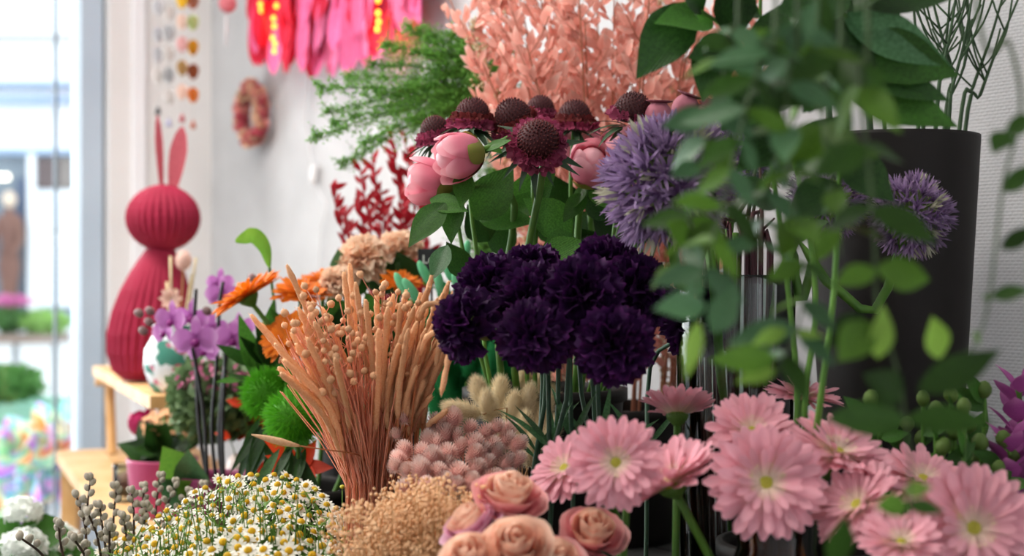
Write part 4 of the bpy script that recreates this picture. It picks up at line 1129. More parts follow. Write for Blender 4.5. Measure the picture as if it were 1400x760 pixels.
# ------------------------------------------------------------------ peach ruscus and the cream spray behind the peonies
MT['rus'] = M('ruscus_peach', 'f1b2a2', 'eda292', 60, 0.6, 0.35, 0.16, tip='f8cfc0', tip_at=(.5, 1))
MT['rus_stem'] = M('ruscus_stem', 'b8785e', 'a4664e', 60, 0.7, 0.1, 0.1)
rus_leaf = [blade(1, leaf_tab(.2 + .03 * k), .1 - .15 * k, .25, .3 * (k - 1), 3, 6).mesh('leaf', MT['rus']) for k in range(3)]
GRu = 'peach ruscus branches'
for i, (tx, ty, Y) in enumerate(((612, -8, 2.05), (640, 30, 1.98), (655, -40, 2.0), (690, 10, 1.92), (700, -60, 2.05), (735, -30, 1.95), (760, -70, 2.02), (790, -40, 1.9), (815, -80, 2.0), (840, -30, 1.94), (868, -70, 2.04), (890, -40, 1.92), (920, -60, 2.0), (950, -20, 1.96), (985, -30, 2.05), (1015, 20, 2.0), (660, 85, 1.94), (1060, 60, 2.0), (720, 60, 1.9), (880, 40, 1.9), (800, 30, 1.93), (940, 60, 1.98), (675, 120, 2.0), (750, 20, 2.06), (830, 70, 2.02), (905, -10, 2.08), (1000, 80, 2.04), (770, 100, 1.98))):
    tip = P(tx, ty, Y); m, bb = mouth_for(V_rus, tip, .8)
    k = (tx - 830) / 220
    pts = curve([bb, m, m.lerp(tip, .5) + Vector((-.03 * k, 0, .02)), tip], 24)
    t = thing('ruscus_branch', 'bleached peach pink ruscus branch with small pointed leaves', 'branch', bb, GRu)
    g = G().tube(pts, [.0028 - .0019 * q / 24 for q in range(25)], 6)
    lv = []
    ax = (tip - m).normalized()
    for q in [z for z in range(10, 25) for _ in range(2 if z > 12 else 1)]:
        p = pts[q].lerp(pts[max(0, q - 1)], U(0, 1))
        ang = U(-1, 1); side = RND.choice((1, -1))
        sd = Vector((side * U(.5, 1), U(-.6, .6), U(.4, 1.0))).normalized()
        ln = U(.05, .10) * (1.15 - .5 * q / 24)
        e = p + (sd + ax * .5).normalized() * ln
        tw = curve([p, p.lerp(e, .5) + Vector((0, 0, -.006)), e], 5)
        g.tube(tw, .0006, 4, False)
        for z in range(1, 6):
            d = ((tw[z] - tw[z - 1]).normalized() + Vector((U(-.9, .9), U(-.9, .9), U(-.5, .7)))).normalized()
            lv.append((tw[z], d, U(.017, .030)))
    part('stem', g.mesh('stem', MT['rus_stem']), t)
    for p, d, l in lv:
        part('leaf', RND.choice(rus_leaf), t, frameY(p, d, Vector((U(-.7, .7), -1, U(-.2, .8))), l))
MT['cream'] = M('spray_cream', 'e6d6b4', 'd8c69c', 100, 0.8, 0.2, 0.05)
def airy(name, label, group, ends, v, mat, stem_mat, Y, dens, leafr, spread, start=.3, arch=.0, twig=.05, root=None):
    for tx, ty in ends:
        tip = P(tx, ty, Y + U(-.08, .08)); m, bb = mouth_for(v, tip, .8)
        rt = root + Vector((U(-.02, .02), U(-.02, .02), U(-.02, .02))) if root else m
        pts = curve([bb, m, rt, rt.lerp(tip, .5) + Vector((0, 0, arch)), tip] if root else [bb, m, m.lerp(tip, .5) + Vector((0, 0, arch)), tip], 30)
        t = thing(name, label, 'branch', bb, group)
        gs = G().tube(pts, [.0018 - .0013 * q / 30 for q in range(31)], 5); gl = G()
        for q in range(int(30 * start), 31):
            ax = (pts[min(q + 1, 30)] - pts[max(q - 1, 0)]).normalized()
            for _ in range(dens):
                p = pts[q].lerp(pts[min(q + 1, 30)], U(0, 1))
                d = (ax * U(.4, 1.1) + Vector((U(-1, 1), U(-1, 1), U(-1, 1))) * spread).normalized()
                ln = twig * U(.4, 1.15) * (1.1 - .75 * (q / 30) ** 3)
                e = p + d * ln
                gs.tube([p, e], .00035, 3, False)
                for z in range(5):
                    c = p.lerp(e, (z + 1) / 5) + Vector((U(-1, 1), U(-1, 1), U(-1, 1))) * .0042
                    gl.octa(c, leafr * U(.6, 1.1), Vector((U(-1, 1), U(-1, 1), U(-.2, 1))), 2.0)
        part('stem', gs.mesh('stem', stem_mat), t)
        part('leaflets', gl.mesh('leaflets', mat), t, kind='stuff')
airy('cream_spray', 'fine cream coloured dried spray mixed into the peach ruscus', 'cream dried sprays', ((648, 40), (662, 75), (690, 20), (900, 10), (925, 40), (940, 90), (1010, 120)), V_rus, MT['cream'], MT['broom_stem'], 2.06, 3, .0022, .5, .35, .0, .06)

# ------------------------------------------------------------------ airy green filler
MT['fern'] = M('filler_green', '8cc85c', '72b048', 60, 0.55, 0.4, 0.15)
airy('green_filler', 'airy bright green filler branch arching out with tiny leaflets', 'airy green filler branches',
     ((442, 120), (452, 150), (435, 184), (462, 168), (500, 194), (480, 105), (512, 88), (530, 62), (560, 40), (590, 48), (620, 50), (640, 70), (560, 120), (540, 150), (570, 165), (600, 100), (610, 140), (650, 110), (590, 75), (520, 130), (680, 80), (470, 222)),
     V_fern, MT['fern'], MT['stem'], 2.12, 11, .0016, .9, .36, .035, .05, root=P(690, 185, 2.16))

# ------------------------------------------------------------------ red leaf branches
MT['redleaf'] = M('leaf_crimson', 'b81828', '961222', 60, 0.5, 0.25, 0.2)
MT['red_stem'] = M('stem_crimson', '8a1a28', None, 60, 0.6, 0, 0.1)
red_leaf = [blade(1, leaf_tab(.17), .1 * k, .25, .2 * k, 3, 6).mesh('leaf', MT['redleaf']) for k in range(2)]
for tx, ty, n in ((452, 252, 34), (492, 228, 40), (510, 212, 36), (536, 185, 40), (552, 178, 30), (565, 215, 34), (545, 235, 36), (520, 255, 40), (575, 260, 34), (490, 275, 30), (470, 290, 26)):
    tip = P(tx, ty, U(2.3, 2.42)); m, bb = mouth_for(V_red, tip, .8)
    pts = curve([bb, m, m.lerp(tip, .5) + Vector((.02, 0, 0)), tip], 24)
    t = thing('red_leaf_branch', 'crimson dyed branch with narrow red leaves behind the peach carnations', 'branch', bb, 'crimson leaf branches')
    part('stem', G().tube(pts, .0014, 5).mesh('stem', MT['red_stem']), t)
    ax = (tip - m).normalized()
    for q in range(n):
        u = 24 * (.45 + .55 * q / n); i = min(23, int(u)); p = pts[i].lerp(pts[i + 1], u - i)
        d = (ax * U(.5, 1.2) + Vector((U(-1.1, 1.1), U(-1, 1), U(-.3, .4)))).normalized()
        part('leaf', RND.choice(red_leaf), t, frameY(p, d, Vector((U(-.6, .6), -1, U(-.2, .6))), U(.018, .036)))
# ------------------------------------------------------------------ peach carnations, orange gerberas, green pompons
for px, py, rp, Y, f, lb in ((497, 352, 38, 2.02, (-.2, -.5, .85), 'peach carnation with a salmon heart behind the tan grasses'), (548, 336, 30, 2.06, (.1, -.3, .95), 'peach carnation beside the drooping peony'), (458, 384, 24, 1.98, (-.3, -.6, .7), 'cream carnation low behind the tan grasses')):
    carnation(P(px, py, Y), f, rp * Y / F, V_pea, lb, 'peach carnations', 'car_peach', leaves=1)
t = thing('round_leaf_sprig', 'sprig with rounded leaves among the peach carnations', 'foliage', (V_pea.x, V_pea.y, V_pea.z + .016))
rm = P(500, 420, 2.04)
part('stem', G().tube([(V_pea.x, V_pea.y, V_pea.z + .016), (V_pea.x, V_pea.y, V_pea.z + .17), rm], .002, 6).mesh('stem', MT['stem']), t)
for a in ((470, 378, 462, 342, 'leaf_blue', .4), (520, 400, 545, 358, 'leaf_dark', .4), (505, 395, 530, 372, 'leaf_dark', .36), (560, 395, 545, 345, 'leaf_dark', .42), (500, 400, 480, 380, 'leaf_dark', .4), (580, 390, 600, 350, 'leaf_lime', .2), (545, 400, 520, 350, 'leaf_lime', .2), (450, 500, 430, 420, 'leaf_dark', .3), (470, 510, 465, 420, 'leaf_dark', .34), (490, 520, 500, 420, 'leaf_dark', .34), (515, 520, 530, 420, 'leaf_dark', .34), (545, 510, 560, 410, 'leaf_dark', .3), (480, 470, 450, 400, 'leaf', .34), (530, 460, 500, 400, 'leaf', .34), (440, 480, 410, 430, 'leaf', .3), (560, 480, 590, 420, 'leaf_dark', .32)):
    leaf_at(t, P(a[0], a[1], 2.02), P(a[2], a[3], 2.0), a[4], a[5], Vector((0, -1, .3)))
for px, py, rp, Y, f, lb in ((338, 404, 56, 1.88, (-.52, -.14, .84), 'orange gerbera tilted sideways beside the orchids'), (412, 402, 42, 1.96, (.1, -.35, .93), 'orange gerbera behind the tips of the tan grasses'),
                             (392, 462, 40, 1.86, (-.35, -.75, .5), 'orange gerbera low beside the tan grasses'), (548, 386, 30, 1.98, (.2, -.4, .9), 'small orange gerbera behind the mint spikes'), (440, 384, 34, 2.02, (0, -.2, 1), 'orange gerbera tucked behind its neighbour')):
    gerbera(P(px, py, Y), f, rp * Y / F, V_ora, lb, 'orange gerberas', 'ger_orange', 'ger_eye_brown', 'ger_orange', n1=28, n2=26, n3=20)
t = thing('bucket_greens', 'dark green strap leaves filling the orange gerbera bucket', 'foliage', (V_ora.x, V_ora.y, V_ora.z + .016))
for a in ((350, 520, 330, 430), (360, 520, 372, 415), (345, 500, 300, 470), (365, 500, 330, 460), (385, 520, 350, 440), (370, 540, 318, 500), (400, 470, 372, 420), (330, 520, 296, 520), (410, 540, 380, 470), (420, 520, 440, 430)):
    leaf_at(t, P(a[0], a[1], 1.95), P(a[2], a[3], 1.92), RND.choice(('leaf', 'leaf_dark')), .16, curl=-.25)
t = thing('curled_leaf', 'single curled green leaf standing up against the white wall', 'leaf', (V_ora.x - .01, V_ora.y + .02, V_ora.z + .016))
part('stem', G().tube(curve([(V_ora.x - .01, V_ora.y + .02, V_ora.z + .016), P(380, 480, 1.98), P(371, 385, 1.98), P(366, 352, 1.97)], 10), .0022, 6).mesh('stem', MT['leaf']), t)
lc = curve([P(369, 366, 1.97), P(362, 338, 1.96), P(348, 322, 1.95), P(335, 325, 1.94), P(322, 330, 1.93)], 14)
g = G()
def lfn(u, v):
    i = min(13, int(v * 14)); p = lc[i].lerp(lc[i + 1], v * 14 - i); tg = (lc[min(i + 1, 14)] - lc[i]).normalized()
    sd = tg.cross(Vector((.25, -1, -.35)).normalized()).normalized(); w = .011 * math.sin(PI * min(1, v * .96 + .02)) ** .7
    return p + sd * (2 * u - 1) * w + Vector((0, -.003, 0)) * (2 * u - 1) ** 2
part('blade', g.grid(lfn, 4, 28).mesh('blade', MT['leaf_lime']), t)
MT['magenta'] = M('bloom_magenta', 'b8205c', 'a01850', 60, .5, .2, .1)
MT['blush'] = M('bloom_blush', 'ecc8b8', 'e2b8a8', 60, .6, .25, .08)
MT['pom'] = M('pompon_green', '5cab24', '469018', 60, 0.6, 0.25, 0.1)
def pompon():
    g = G(); rs = random.Random(3); g.ball((0, 0, 0), .7, 14, 10)
    for i in range(1500):
        z = 1 - 2 * (i + .5) / 1500; a = i * 2.39996; r = math.sqrt(max(0, 1 - z * z))
        d = Vector((r * math.cos(a), r * math.sin(a), z)); e = (d + Vector((rs.uniform(-.35, .35), rs.uniform(-.35, .35), rs.uniform(-.35, .35)))).normalized()
        s_ = e.orthogonal().normalized() * .03; c = d * .6
        g.tri(c - s_, c + s_, c + e * rs.uniform(.25, .52))
    return g.mesh('needles', MT['pom'])
pm = pompon()
for px, py, rp, Y, lb in ((364, 538, 40, 1.84, 'moss green needle pompon behind the other pompon'), (402, 570, 46, 1.72, 'moss green needle pompon beside the tan grasses'), (394, 530, 36, 1.86, 'small moss green needle pompon tucked behind')):
    p = P(px, py, Y); m, bb = mouth_for(V_ora, p, .8)
    t = thing('green_pompon', lb, 'flower', bb, 'moss green pompons')
    part('stem', G().tube(curve([p, p - Vector((-.005, 0, .06)), m, bb], 8), .0024, 6).mesh('stem', MT['stem']), t)
    part('needles', pm, t, frame(p, (0, -.3, 1), U(0, 6), rp * Y / F), kind='stuff')
    for _ in range(9):
        q = p - Vector((U(-.02, .02), .0, U(.03, .05))); leaf_at(t, q, q + Vector((U(-.04, .04), U(-.04, .0), U(-.09, -.05))), 'leaf_dark', .09)
# vermilion star flowers in the pale pot behind
V_pot = vase('flower_pot', 'pale grey round pot with vermilion pointed flowers', P(352, 0, 2.42).x, 2.42, ZB, .09, .042, .052, M('glaze_pale', 'c9bdb8', 'bdb0ac', 20, 0.4, rnd=0), 'pot', prof=[(.001, 0), (.03, 0), (.05, .03), (.056, .055), (.05, .082), (.042, .09), (.038, .09), (.046, .08), (.05, .05), (.001, .012)], lip=False)
for px, py, k, lb in ((345, 578, 9, 'vermilion flower with pointed petals beside the green pompon'), (412, 640, 7, 'vermilion flower low under the green pompon'), (368, 640, 5, 'vermilion flower low beside the pale pot')):
    p = P(px, py, 2.3 if px < 400 else 1.8); b = Vector((V_pot.x, V_pot.y, ZB + .02)) if px < 400 else Vector((V_ora.x, V_ora.y, ZA + .02))
    t = thing('vermilion_flower', lb, 'flower', b, 'vermilion flowers')
    part('stem', G().tube(curve([p, p.lerp(b, .5) + Vector((0, 0, .01)), b], 6), .0018, 6).mesh('stem', MT['stem']), t)
    for i in range(k):
        d = Vector((math.cos(i * 2.4) * .9 - .3, -.3 + U(-.4, .2), math.sin(i * 2.4) * .45 + .1)).normalized()
        part('petal', leafmesh('ger_red', .2, k=i % 3), t, frameY(p, d, (0, -1, .5), U(.04, .06)))
for px, py in ((318, 545), (302, 590)):
    p = P(px, py, 2.2); t = thing('red_bud', 'pointed red flower bud in front of the dark orchid stems', 'bud', P(px + 20, 640, 2.3), 'pointed red buds')
    part('stem', G().tube(curve([p, P(px + 16, py + 20, 2.22), P(px + 26, 660, 2.3)], 8), .001, 5).mesh('stem', MT['stem']), t)
    part('bud', leafmesh(MT['ger_red'], .3), t, frameY(p + Vector((.015, 0, -.01)), (-.9, -.2, .4), (0, -1, .4), .026))

# ------------------------------------------------------------------ orchids
MT['orc'] = M('orchid_magenta', 'c47cc0', 'b268ae', 90, 0.5, 0.3, 0.1, base='9c4a98', tip='d8a0d4', tip_at=(.6, 1.0), bump=.1)
MT['orc_lip'] = M('orchid_lip', '8a1f78', '741a66', 90, 0.5, 0.1, 0.1)
V_orc = vase('flower_pot', 'plum coloured pot with the magenta orchids', P(296, 0, 2.1).x, 2.1, ZB, .10, .045, .06, M('plastic_plum', '8a3560', '7c2c54', 10, 0.4, rnd=0), 'pot')
orch = thing('orchid', 'magenta moth orchid with dark stems and broad leaves', 'plant', (V_orc.x, V_orc.y, ZB + .02))
for bx, pts_ in ((0, ((274, 600), (268, 500), (266, 440), (268, 395))), (.01, ((290, 600), (296, 500), (300, 420), (305, 385))), (.015, ((304, 600), (308, 500), (306, 450))), (-.01, ((282, 620), (278, 560), (268, 500), (262, 470))), (.02, ((300, 620), (303, 540), (312, 470)))):
    c = [Vector((V_orc.x + bx, V_orc.y, ZB + .02))] + [P(x, y, 2.1 + bx) for x, y in pts_]
    part('flower_stem', G().tube(curve(c, 14), .0028, 7).mesh('flower_stem', MT['stem_black']), orch)
op = blade(1, [(0, .12), (.3, .38), (.6, .47), (.85, .36), (1, .06)], .08, .08, 0, 5, 6).mesh('petal', MT['orc']); os_ = blade(1, [(0, .1), (.4, .24), (.75, .22), (1, .03)], .05, .1, 0, 4, 6).mesh('sepal', MT['orc'])
ol = G().ball((0, -.22, .2), .2, 10, 7, .8).mesh('lip', MT['orc_lip'])
for px, py, rp, Y, f in ((268, 462, 32, 2.04, (0, -1, .1)), (236, 436, 27, 2.1, (-.5, -1, 0)), (226, 452, 24, 2.14, (-.7, -.8, 0)), (262, 432, 25, 2.12, (.1, -1, .2)), (318, 462, 28, 2.08, (.3, -1, -.1)), (304, 400, 24, 2.14, (.2, -1, .2)), (300, 385, 20, 2.18, (.4, -.7, .3)), (328, 448, 22, 2.12, (.6, -.8, 0)), (278, 478, 22, 2.1, (.1, -.9, -.4)), (290, 448, 24, 2.14, (.1, -1, .1))):
    Mh = frameY(P(px, py, Y), (U(-.15, .15), 0, 1), f, rp * Y / F)
    bl = part('bloom', ol, orch, Mh)
    for a in (90, -90): part('petal', op, bl, Mh @ RZ(R(a + U(-8, 8))) @ RX(8) @ Matrix.Scale(1.02, 4))
    for a in (0, 128, -128): part('petal', os_, bl, Mh @ RZ(R(a)) @ T(0, 0, -.03) @ RX(5) @ Matrix.Scale(.98, 4))
for px, py, nx, ny in ((190, 428, 204, 436), (196, 452, 210, 446), (204, 440, 216, 440), (205, 425, 214, 432), (283, 425, 283, 440), (345, 380, 330, 392)):
    part('bud', G().ball((0, 0, 0), 1, 10, 8, 1.2).mesh('bud', M('orchid_bud', '7a4a70', '8a7a58', 40, 0.5)), orch, frame(P(px, py, 2.1), (-.5, 0, .5), 0, 6 * 2.1 / F))
for a in ((262, 668, 222, 610, .34), (270, 690, 268, 606, .3), (280, 690, 240, 656, .32), (262, 690, 215, 655, .3)):
    leaf_at(orch, P(a[0], a[1], 2.08), P(a[2], a[3], 2.03), MT['leaf_lime'] if a[4] > .31 else MT['leaf_blue'], a[4], Vector((-.1, -1, .25)), curl=.0)

# ------------------------------------------------------------------ kalanchoe, glass, ceramic vase
V_kal = vase('flower_pot', 'raspberry pink pot with the kalanchoe', P(222, 0, 2.34).x, 2.34, ZB, .094, .047, .058, M('plastic_raspberry', 'b0446e', 'a43c64', 10, 0.4, rnd=0), 'pot')
kal = thing('kalanchoe', 'kalanchoe with dark glossy leaves and peach blossoms', 'plant', (V_kal.x, V_kal.y, ZB + .02))
gs = G()
for i in range(26):
    a = U(0, 6.28); r = U(.01, .045); b = Vector((V_kal.x + r * .4 * math.cos(a), V_kal.y + r * .4 * math.sin(a), ZB + U(.085, .12)))
    leaf_at(kal, b, b + Vector((math.cos(a) * U(.03, .075), math.sin(a) * .05, U(.0, .05))), 'leaf_dark', .34)
gs = G(); KP = M('kalanchoe_peach', 'e8b48c', 'dca070', 120, 0.6, 0.2, 0.15)
def small4(mat):
    g = G()
    for i in range(4): g.add(blade(1, [(0, .15), (.5, .42), (.8, .38), (1, .05)], -.1, .1, 0, 2, 3), RZ(i * PI / 2) @ RX(15))
    return g.mesh('blossom', mat)
km = small4(KP)
for i in range(44):
    p = P(U(196, 268), 0, U(2.28, 2.4)); z = P(0, 578 + U(-10, 10) - 8 * math.cos((i % 7)), 2.34).z; p.z = z
    gs.tube([Vector((V_kal.x, V_kal.y, ZB + .09)).lerp(p, .3), p], .0008, 4)
    part('blossom', km, kal, frame(p, (U(-.5, .5), -.6, 1), U(0, 6), .0078))
part('stem', gs.mesh('stem', MT['stem']), kal)
mg = thing('magenta_bloom', 'magenta bloom behind the kalanchoe leaves', 'flower', P(192, 600, 2.45))
p = P(192, 588, 2.45)
part('stem', G().tube([p, Vector((p.x + .03, p.y, ZB))], .002, 5).mesh('stem', MT['stem']), mg)
for i in range(5): part('petal', cup_petal('magenta', 60, 130, 0, i % 3), mg, frame(p - Vector((0, 0, .01)), (.15, -.2, 1), i * 1.26, .022 + .001 * i)) if 'magenta' in MT else None
cg = vase('glass_tumbler', 'small clear tumbler with dried petals beside the raspberry pot', P(170, 0, 2.48).x, 2.48, ZB, .066, .018, .02, MT['clear_glass'], 'glass', wall=.0015, lip=False)
pt = bush(G(), (cg.x, cg.y, ZB + .026), .013, .013, .02, 160, .01)
single('dried_petals', pt.mesh('petals', M('petal_mix', 'b8847c', 'd8c0b0', 150, 0.8, 0.2, 0)), 'dried petals filling the small clear tumbler', 'petals', kind='stuff')
def ceramic():
    m = M('ceramic_painted', 'e6eaee', 'dfe4ea', 8, 0.25, spec=.5, rnd=0)
    nt = m.node_tree; N = nt.nodes; L = nt.links; bs = N['Principled BSDF']; old = bs.inputs['Base Color'].links[0].from_socket
    tc = N.new('ShaderNodeTexCoord')
    for col, sc, th in (((.05, .22, .16, 1), 30, .54), ((.55, .12, .22, 1), 36, .58)):
        nz = N.new('ShaderNodeTexNoise'); nz.inputs['Scale'].default_value = sc; nz.inputs['Detail'].default_value = 1
        L.new(tc.outputs['Object'], nz.inputs['Vector'])
        mr = N.new('ShaderNodeMapRange'); mr.inputs[1].default_value = th; mr.inputs[2].default_value = th + .03; L.new(nz.outputs['Fac'], mr.inputs[0])
        mx = N.new('ShaderNodeMix'); mx.data_type = 'RGBA'; L.new(mr.outputs[0], mx.inputs[0]); L.new(old, mx.inputs[6]); mx.inputs[7].default_value = col; old = mx.outputs[2]
    L.new(old, bs.inputs['Base Color']); return m
cv = P(236, 540, 2.5)
V_cer = vase('ceramic_vase', 'white ceramic vase painted with green and red flowers', cv.x, 2.5, 1.10, .115, .04, .05, ceramic(), 'vase', n=36,
             prof=[(.001, 0), (.032, 0), (.04, .01), (.05, .045), (.048, .075), (.034, .1), (.032, .112), (.036, .118), (.032, .118), (.028, .1), (.044, .07), (.044, .04), (.001, .012)], lip=False)
V_cer.rt = .024; V_cer.rb = .03
t = thing('pale_ball_flower', 'pale blush round dried flower above the ceramic vase', 'dried flower', (V_cer.x, V_cer.y, 1.115))
p = P(251, 356, 2.5); part('stem', G().tube(curve([p, P(247, 420, 2.5), (V_cer.x, V_cer.y, 1.2), (V_cer.x, V_cer.y, 1.115)], 8), .0015, 5).mesh('stem', MT['broom_stem']), t)
part('head', plume(M('blush_fluff', 'ecd0c4', 'e2c0b4', 80, .9, .25, 0), 1.0, 400, .35), t, frame(p - Vector((0, 0, .018)), (0, 0, 1), 0, .018))
for px, py in ((233, 350), (228, 385), (262, 375), (240, 395), (268, 352)):
    p = P(px, py, 2.5); t = thing('beige_straw', 'thin beige straw standing in the ceramic vase', 'dried grass', (V_cer.x, V_cer.y, 1.115), 'beige straws')
    part('stalk', G().tube(curve([p, P((px + 236) / 2, 450, 2.5), (V_cer.x, V_cer.y, 1.2), (V_cer.x, V_cer.y, 1.115)], 8), [.0026, .0024, .002, .0016, .0014, .0012, .0012, .0012, .0012], 5).mesh('stalk', MT['cream']), t)
t = thing('blush_bloom', 'blush open bloom over the rim of the ceramic vase', 'flower', (V_cer.x, V_cer.y, 1.115))
p = P(234, 408, 2.46); part('stem', G().tube([p, (V_cer.x, V_cer.y, 1.2), (V_cer.x, V_cer.y, 1.115)], .0016, 5).mesh('stem', MT['stem']), t)
for i in range(8): part('petal', leafmesh('blush', .3, k=i % 3), t, frameY(p, (math.cos(i * .785), -.35, math.sin(i * .785)), (0, -1, 0), .022))
t = thing('wild_foliage', 'small leafy plant with tiny pink flowers behind the kalanchoe', 'plant', (P(300, 0, 2.26).x, 2.26, ZB + .016))
g = bush(G(), P(292, 550, 2.27), .07, .06, .07, 1100, .02); part('foliage', g.mesh('foliage', M('foliage_grey_green', '6a8458', '56704a', 60, .6, .25, 0)), t, kind='stuff')
g = bush(G(), P(290, 520, 2.25), .06, .05, .03, 130, .012); part('flowers', g.mesh('flowers', M('tiny_pink', 'c07090', 'a85878', 60, .6, .25, 0)), t, kind='stuff')
vase('flower_pot', 'terracotta pot of the small leafy plant behind the kalanchoe', P(300, 0, 2.26).x, 2.26, ZB, .08, .035, .05, M('terracotta', 'a8765c', '98684e', 30, .8, rnd=0), 'pot')

# ------------------------------------------------------------------ honeycomb paper rabbit
RB = M('paper_crimson', '9e2040', '921a38', 20, .75, 0.12, 0)
rb = thing('paper_rabbit', 'crimson honeycomb paper rabbit on the step shelf', 'decoration', P(207, 525, 2.75))
sc_ = 2.75 / F; rb0 = P(205, 0, 2.75); rb0.z = 1.10
def pleat(a, k): return 1 + .035 * math.cos(30 * a) * math.sin(PI * min(1, k * 1.1))
hz = P(0, 298, 2.75).z - 1.10
bodyg = G().lathe([(.004, .002)] + [(sc_ * r, sc_ * z) for r, z in ((28, 3), (44, 16), (53, 40), (56, 66), (53, 96), (46, 124), (36, 150), (26, 170), (20, 180))], 180, pleat, rb0)
bodyg.v = [(x - sc_ * 8 + sc_ * 22 * (z - rb0.z) / (sc_ * 180), y, z) for x, y, z in bodyg.v]
part('body', bodyg.mesh('body', RB, False), rb)
hc = rb0 + Vector((P(223, 0, 2.75).x - P(205, 0, 2.75).x, 0, hz))
part('head', G().lathe([(max(.003, sc_ * 49 * math.sin(PI * k / 14)), -sc_ * 46 * math.cos(PI * k / 14)) for k in range(15)], 180, pleat, hc).mesh('head', RB, False), rb)
part('neck', G().lathe([(sc_ * 20, 0), (sc_ * 16, sc_ * 8), (sc_ * 24, sc_ * 16)], 60, None, rb0 + Vector((sc_ * 13, 0, sc_ * 172))).mesh('neck', RB), rb)
EARP = M('paper_rose', 'd8707c', 'cf6674', 20, .75, .2, 0)
for (bx, by, tx, ty, wd, fc) in ((236, 258, 249, 173, .12, (.3, -1, 0)), (221, 252, 214, 158, .12, (1, -.14, 0))):
    b_ = P(bx, by, 2.75); e_ = P(tx, ty, 2.75); l_ = (e_ - b_).length
    g = blade(1, [(0, .07), (.3, .12), (.6, .14), (.85, .1), (1, .02)], .02, .05, 0, 4, 8)
    g2 = G(); g2.add(g, Matrix.Identity(4)); g2.add(g, T(0, 0, -.012))
    part('ear', g2.mesh('ear', EARP), rb, frameY(b_, e_ - b_, fc, l_))

# ------------------------------------------------------------------ paper egg garlands, paper ball
MT['egg'] = None
def egg_mesh(mat):
    g = G()
    for k in range(3):
        def fn(u, v, k=k):
            th = PI * v; r = math.sin(th) * (1 + .16 * math.cos(th)) * .72
            return (r * (2 * u - 1), .05 * (1 - (2 * u - 1) ** 2) * math.sin(th), -math.cos(th))
        g.add(G().grid(fn, 6, 10), RZ(k * PI / 3))
    return g.mesh('egg', mat)
EC = {k: M('egg_' + k, c, d, s, .6, .15, 0) for k, c, d, s in (('speckled', 'dadade', '9a9aa0', 120), ('pearl', 'cfccca', 'c4c0be', 20), ('silver', 'b4b8bc', 'a8acb0', 20), ('yellow', 'e8c440', 'dcb42c', 20), ('russet', 'a85a24', '94481c', 20), ('blush', 'e6d4c8', 'dfc0b4', 60), ('green', 'b4c088', 'a8b478', 20), ('rose', 'dcb4b4', 'd0a4a4', 20), ('mustard', 'c08c24', 'b07e1c', 20), ('sand', 'b09060', 'a48454', 20), ('brown', '8a4c2c', '7c4024', 20), ('orange', 'd07c30', 'c46e24', 20))}
EM = {k: egg_mesh(m) for k, m in EC.items()}
STR = M('thread_white', 'd8d8d8', None, 10, .6, rnd=0)
YE = 3.55
for x, eggs, bead, by, lb in ((216, ((10, 'speckled'), (47, 'speckled'), (75, 'speckled'), (104, 'pearl')), '2a2a2e', 152, 'garland of speckled white paper eggs with a black bead'),
                              (231, ((18, 'pearl'), (45, 'silver'), (73, 'pearl'), (103, 'silver'), (133, 'pearl')), '9a9ab8', 168, 'garland of silver grey paper eggs'),
                              (249, ((1, 'yellow'), (30, 'blush'), (61, 'rose'), (93, 'sand'), (126, 'blush')), 'a84450', 162, 'garland of blush and sand paper eggs with a red bead'),
                              (264, ((2, 'russet'), (31, 'green'), (65, 'mustard'), (98, 'brown'), (130, 'orange')), 'a8583c', 171, 'garland of mustard and orange paper eggs')):
    top = P(x, 0, YE); top.z = 2.8
    t = thing('egg_garland', lb, 'garland', top, 'paper egg garlands')
    part('thread', G().tube([top, P(x, by, YE)], .0008, 4).mesh('thread', STR), t)
    for y, k in eggs: part('egg', EM[k], t, frame(P(x, y, YE), (0, 0, -1), U(0, 6), 11.0 * YE / F))
    part('bead', G().lathe([(.001, .012), (.004, .008), (.008, -.008), (.001, -.01)], 10, None, P(x, by, YE)).mesh('bead', M('bead', bead, None, 10, .5, rnd=0)), t)
pb = thing('paper_ball', 'dusty rose honeycomb paper ball hanging on a thread', 'decoration', Vector((P(311, 0, 3.5).x, 3.5, 2.8)))
part('ball', G().lathe([(max(.002, .021 * math.sin(PI * k / 12)), -.023 * math.cos(PI * k / 12)) for k in range(13)], 90, pleat, P(311, 5, 3.5)).mesh('ball', M('paper_dusty_rose', 'cc7880', 'c06c76', 20, .75, .1, 0), False), pb)
part('thread', G().tube([P(311, -8, 3.5), Vector((P(311, 0, 3.5).x, 3.5, 2.8))], .0006, 4).mesh('thread', STR), pb)
part('tassel', G().tube([P(309, 18, 3.5), P(308, 62, 3.5)], [.002, .0035], 6).mesh('tassel', M('tassel_grey', 'ccd0d4', None, 20, .8, rnd=0)), pb)

# ------------------------------------------------------------------ dried flower wreath on the wall
def wall_at(px, py, off=.03):
    k = (px - 700) / F
    t_ = (W0.x + WN.x * off - k * (W0.y + WN.y * off)) / (-WD.x + k * WD.y)
    p = W(t_, off); p.z = EYE + (380 - py) / F * p.y
    return p
wc = wall_at(349, 156)
wr = thing('dried_wreath', 'small pink dried flower wreath on the white wall', 'wreath', wc)
wx = WD; wz = Vector((0, 0, 1)); wrad = 36 * wc.y / F
ring = [wc + (wx * math.cos(a) + wz * math.sin(a)) * wrad for a in [2 * PI * k / 28 for k in range(29)]]
part('hoop', G().tube(ring, .012, 8, False).mesh('hoop', M('wreath_hoop', '9a5a58', '86484a', 40, .8)), wr)
WB = [M('wreath_' + n, a, b, 80, .8, .2, .15) for n, a, b in (('rose', 'c8606c', 'b84c5c'), ('blush', 'e4a098', 'd89088'), ('cream', 'e6c4a8', 'dcb498'))]
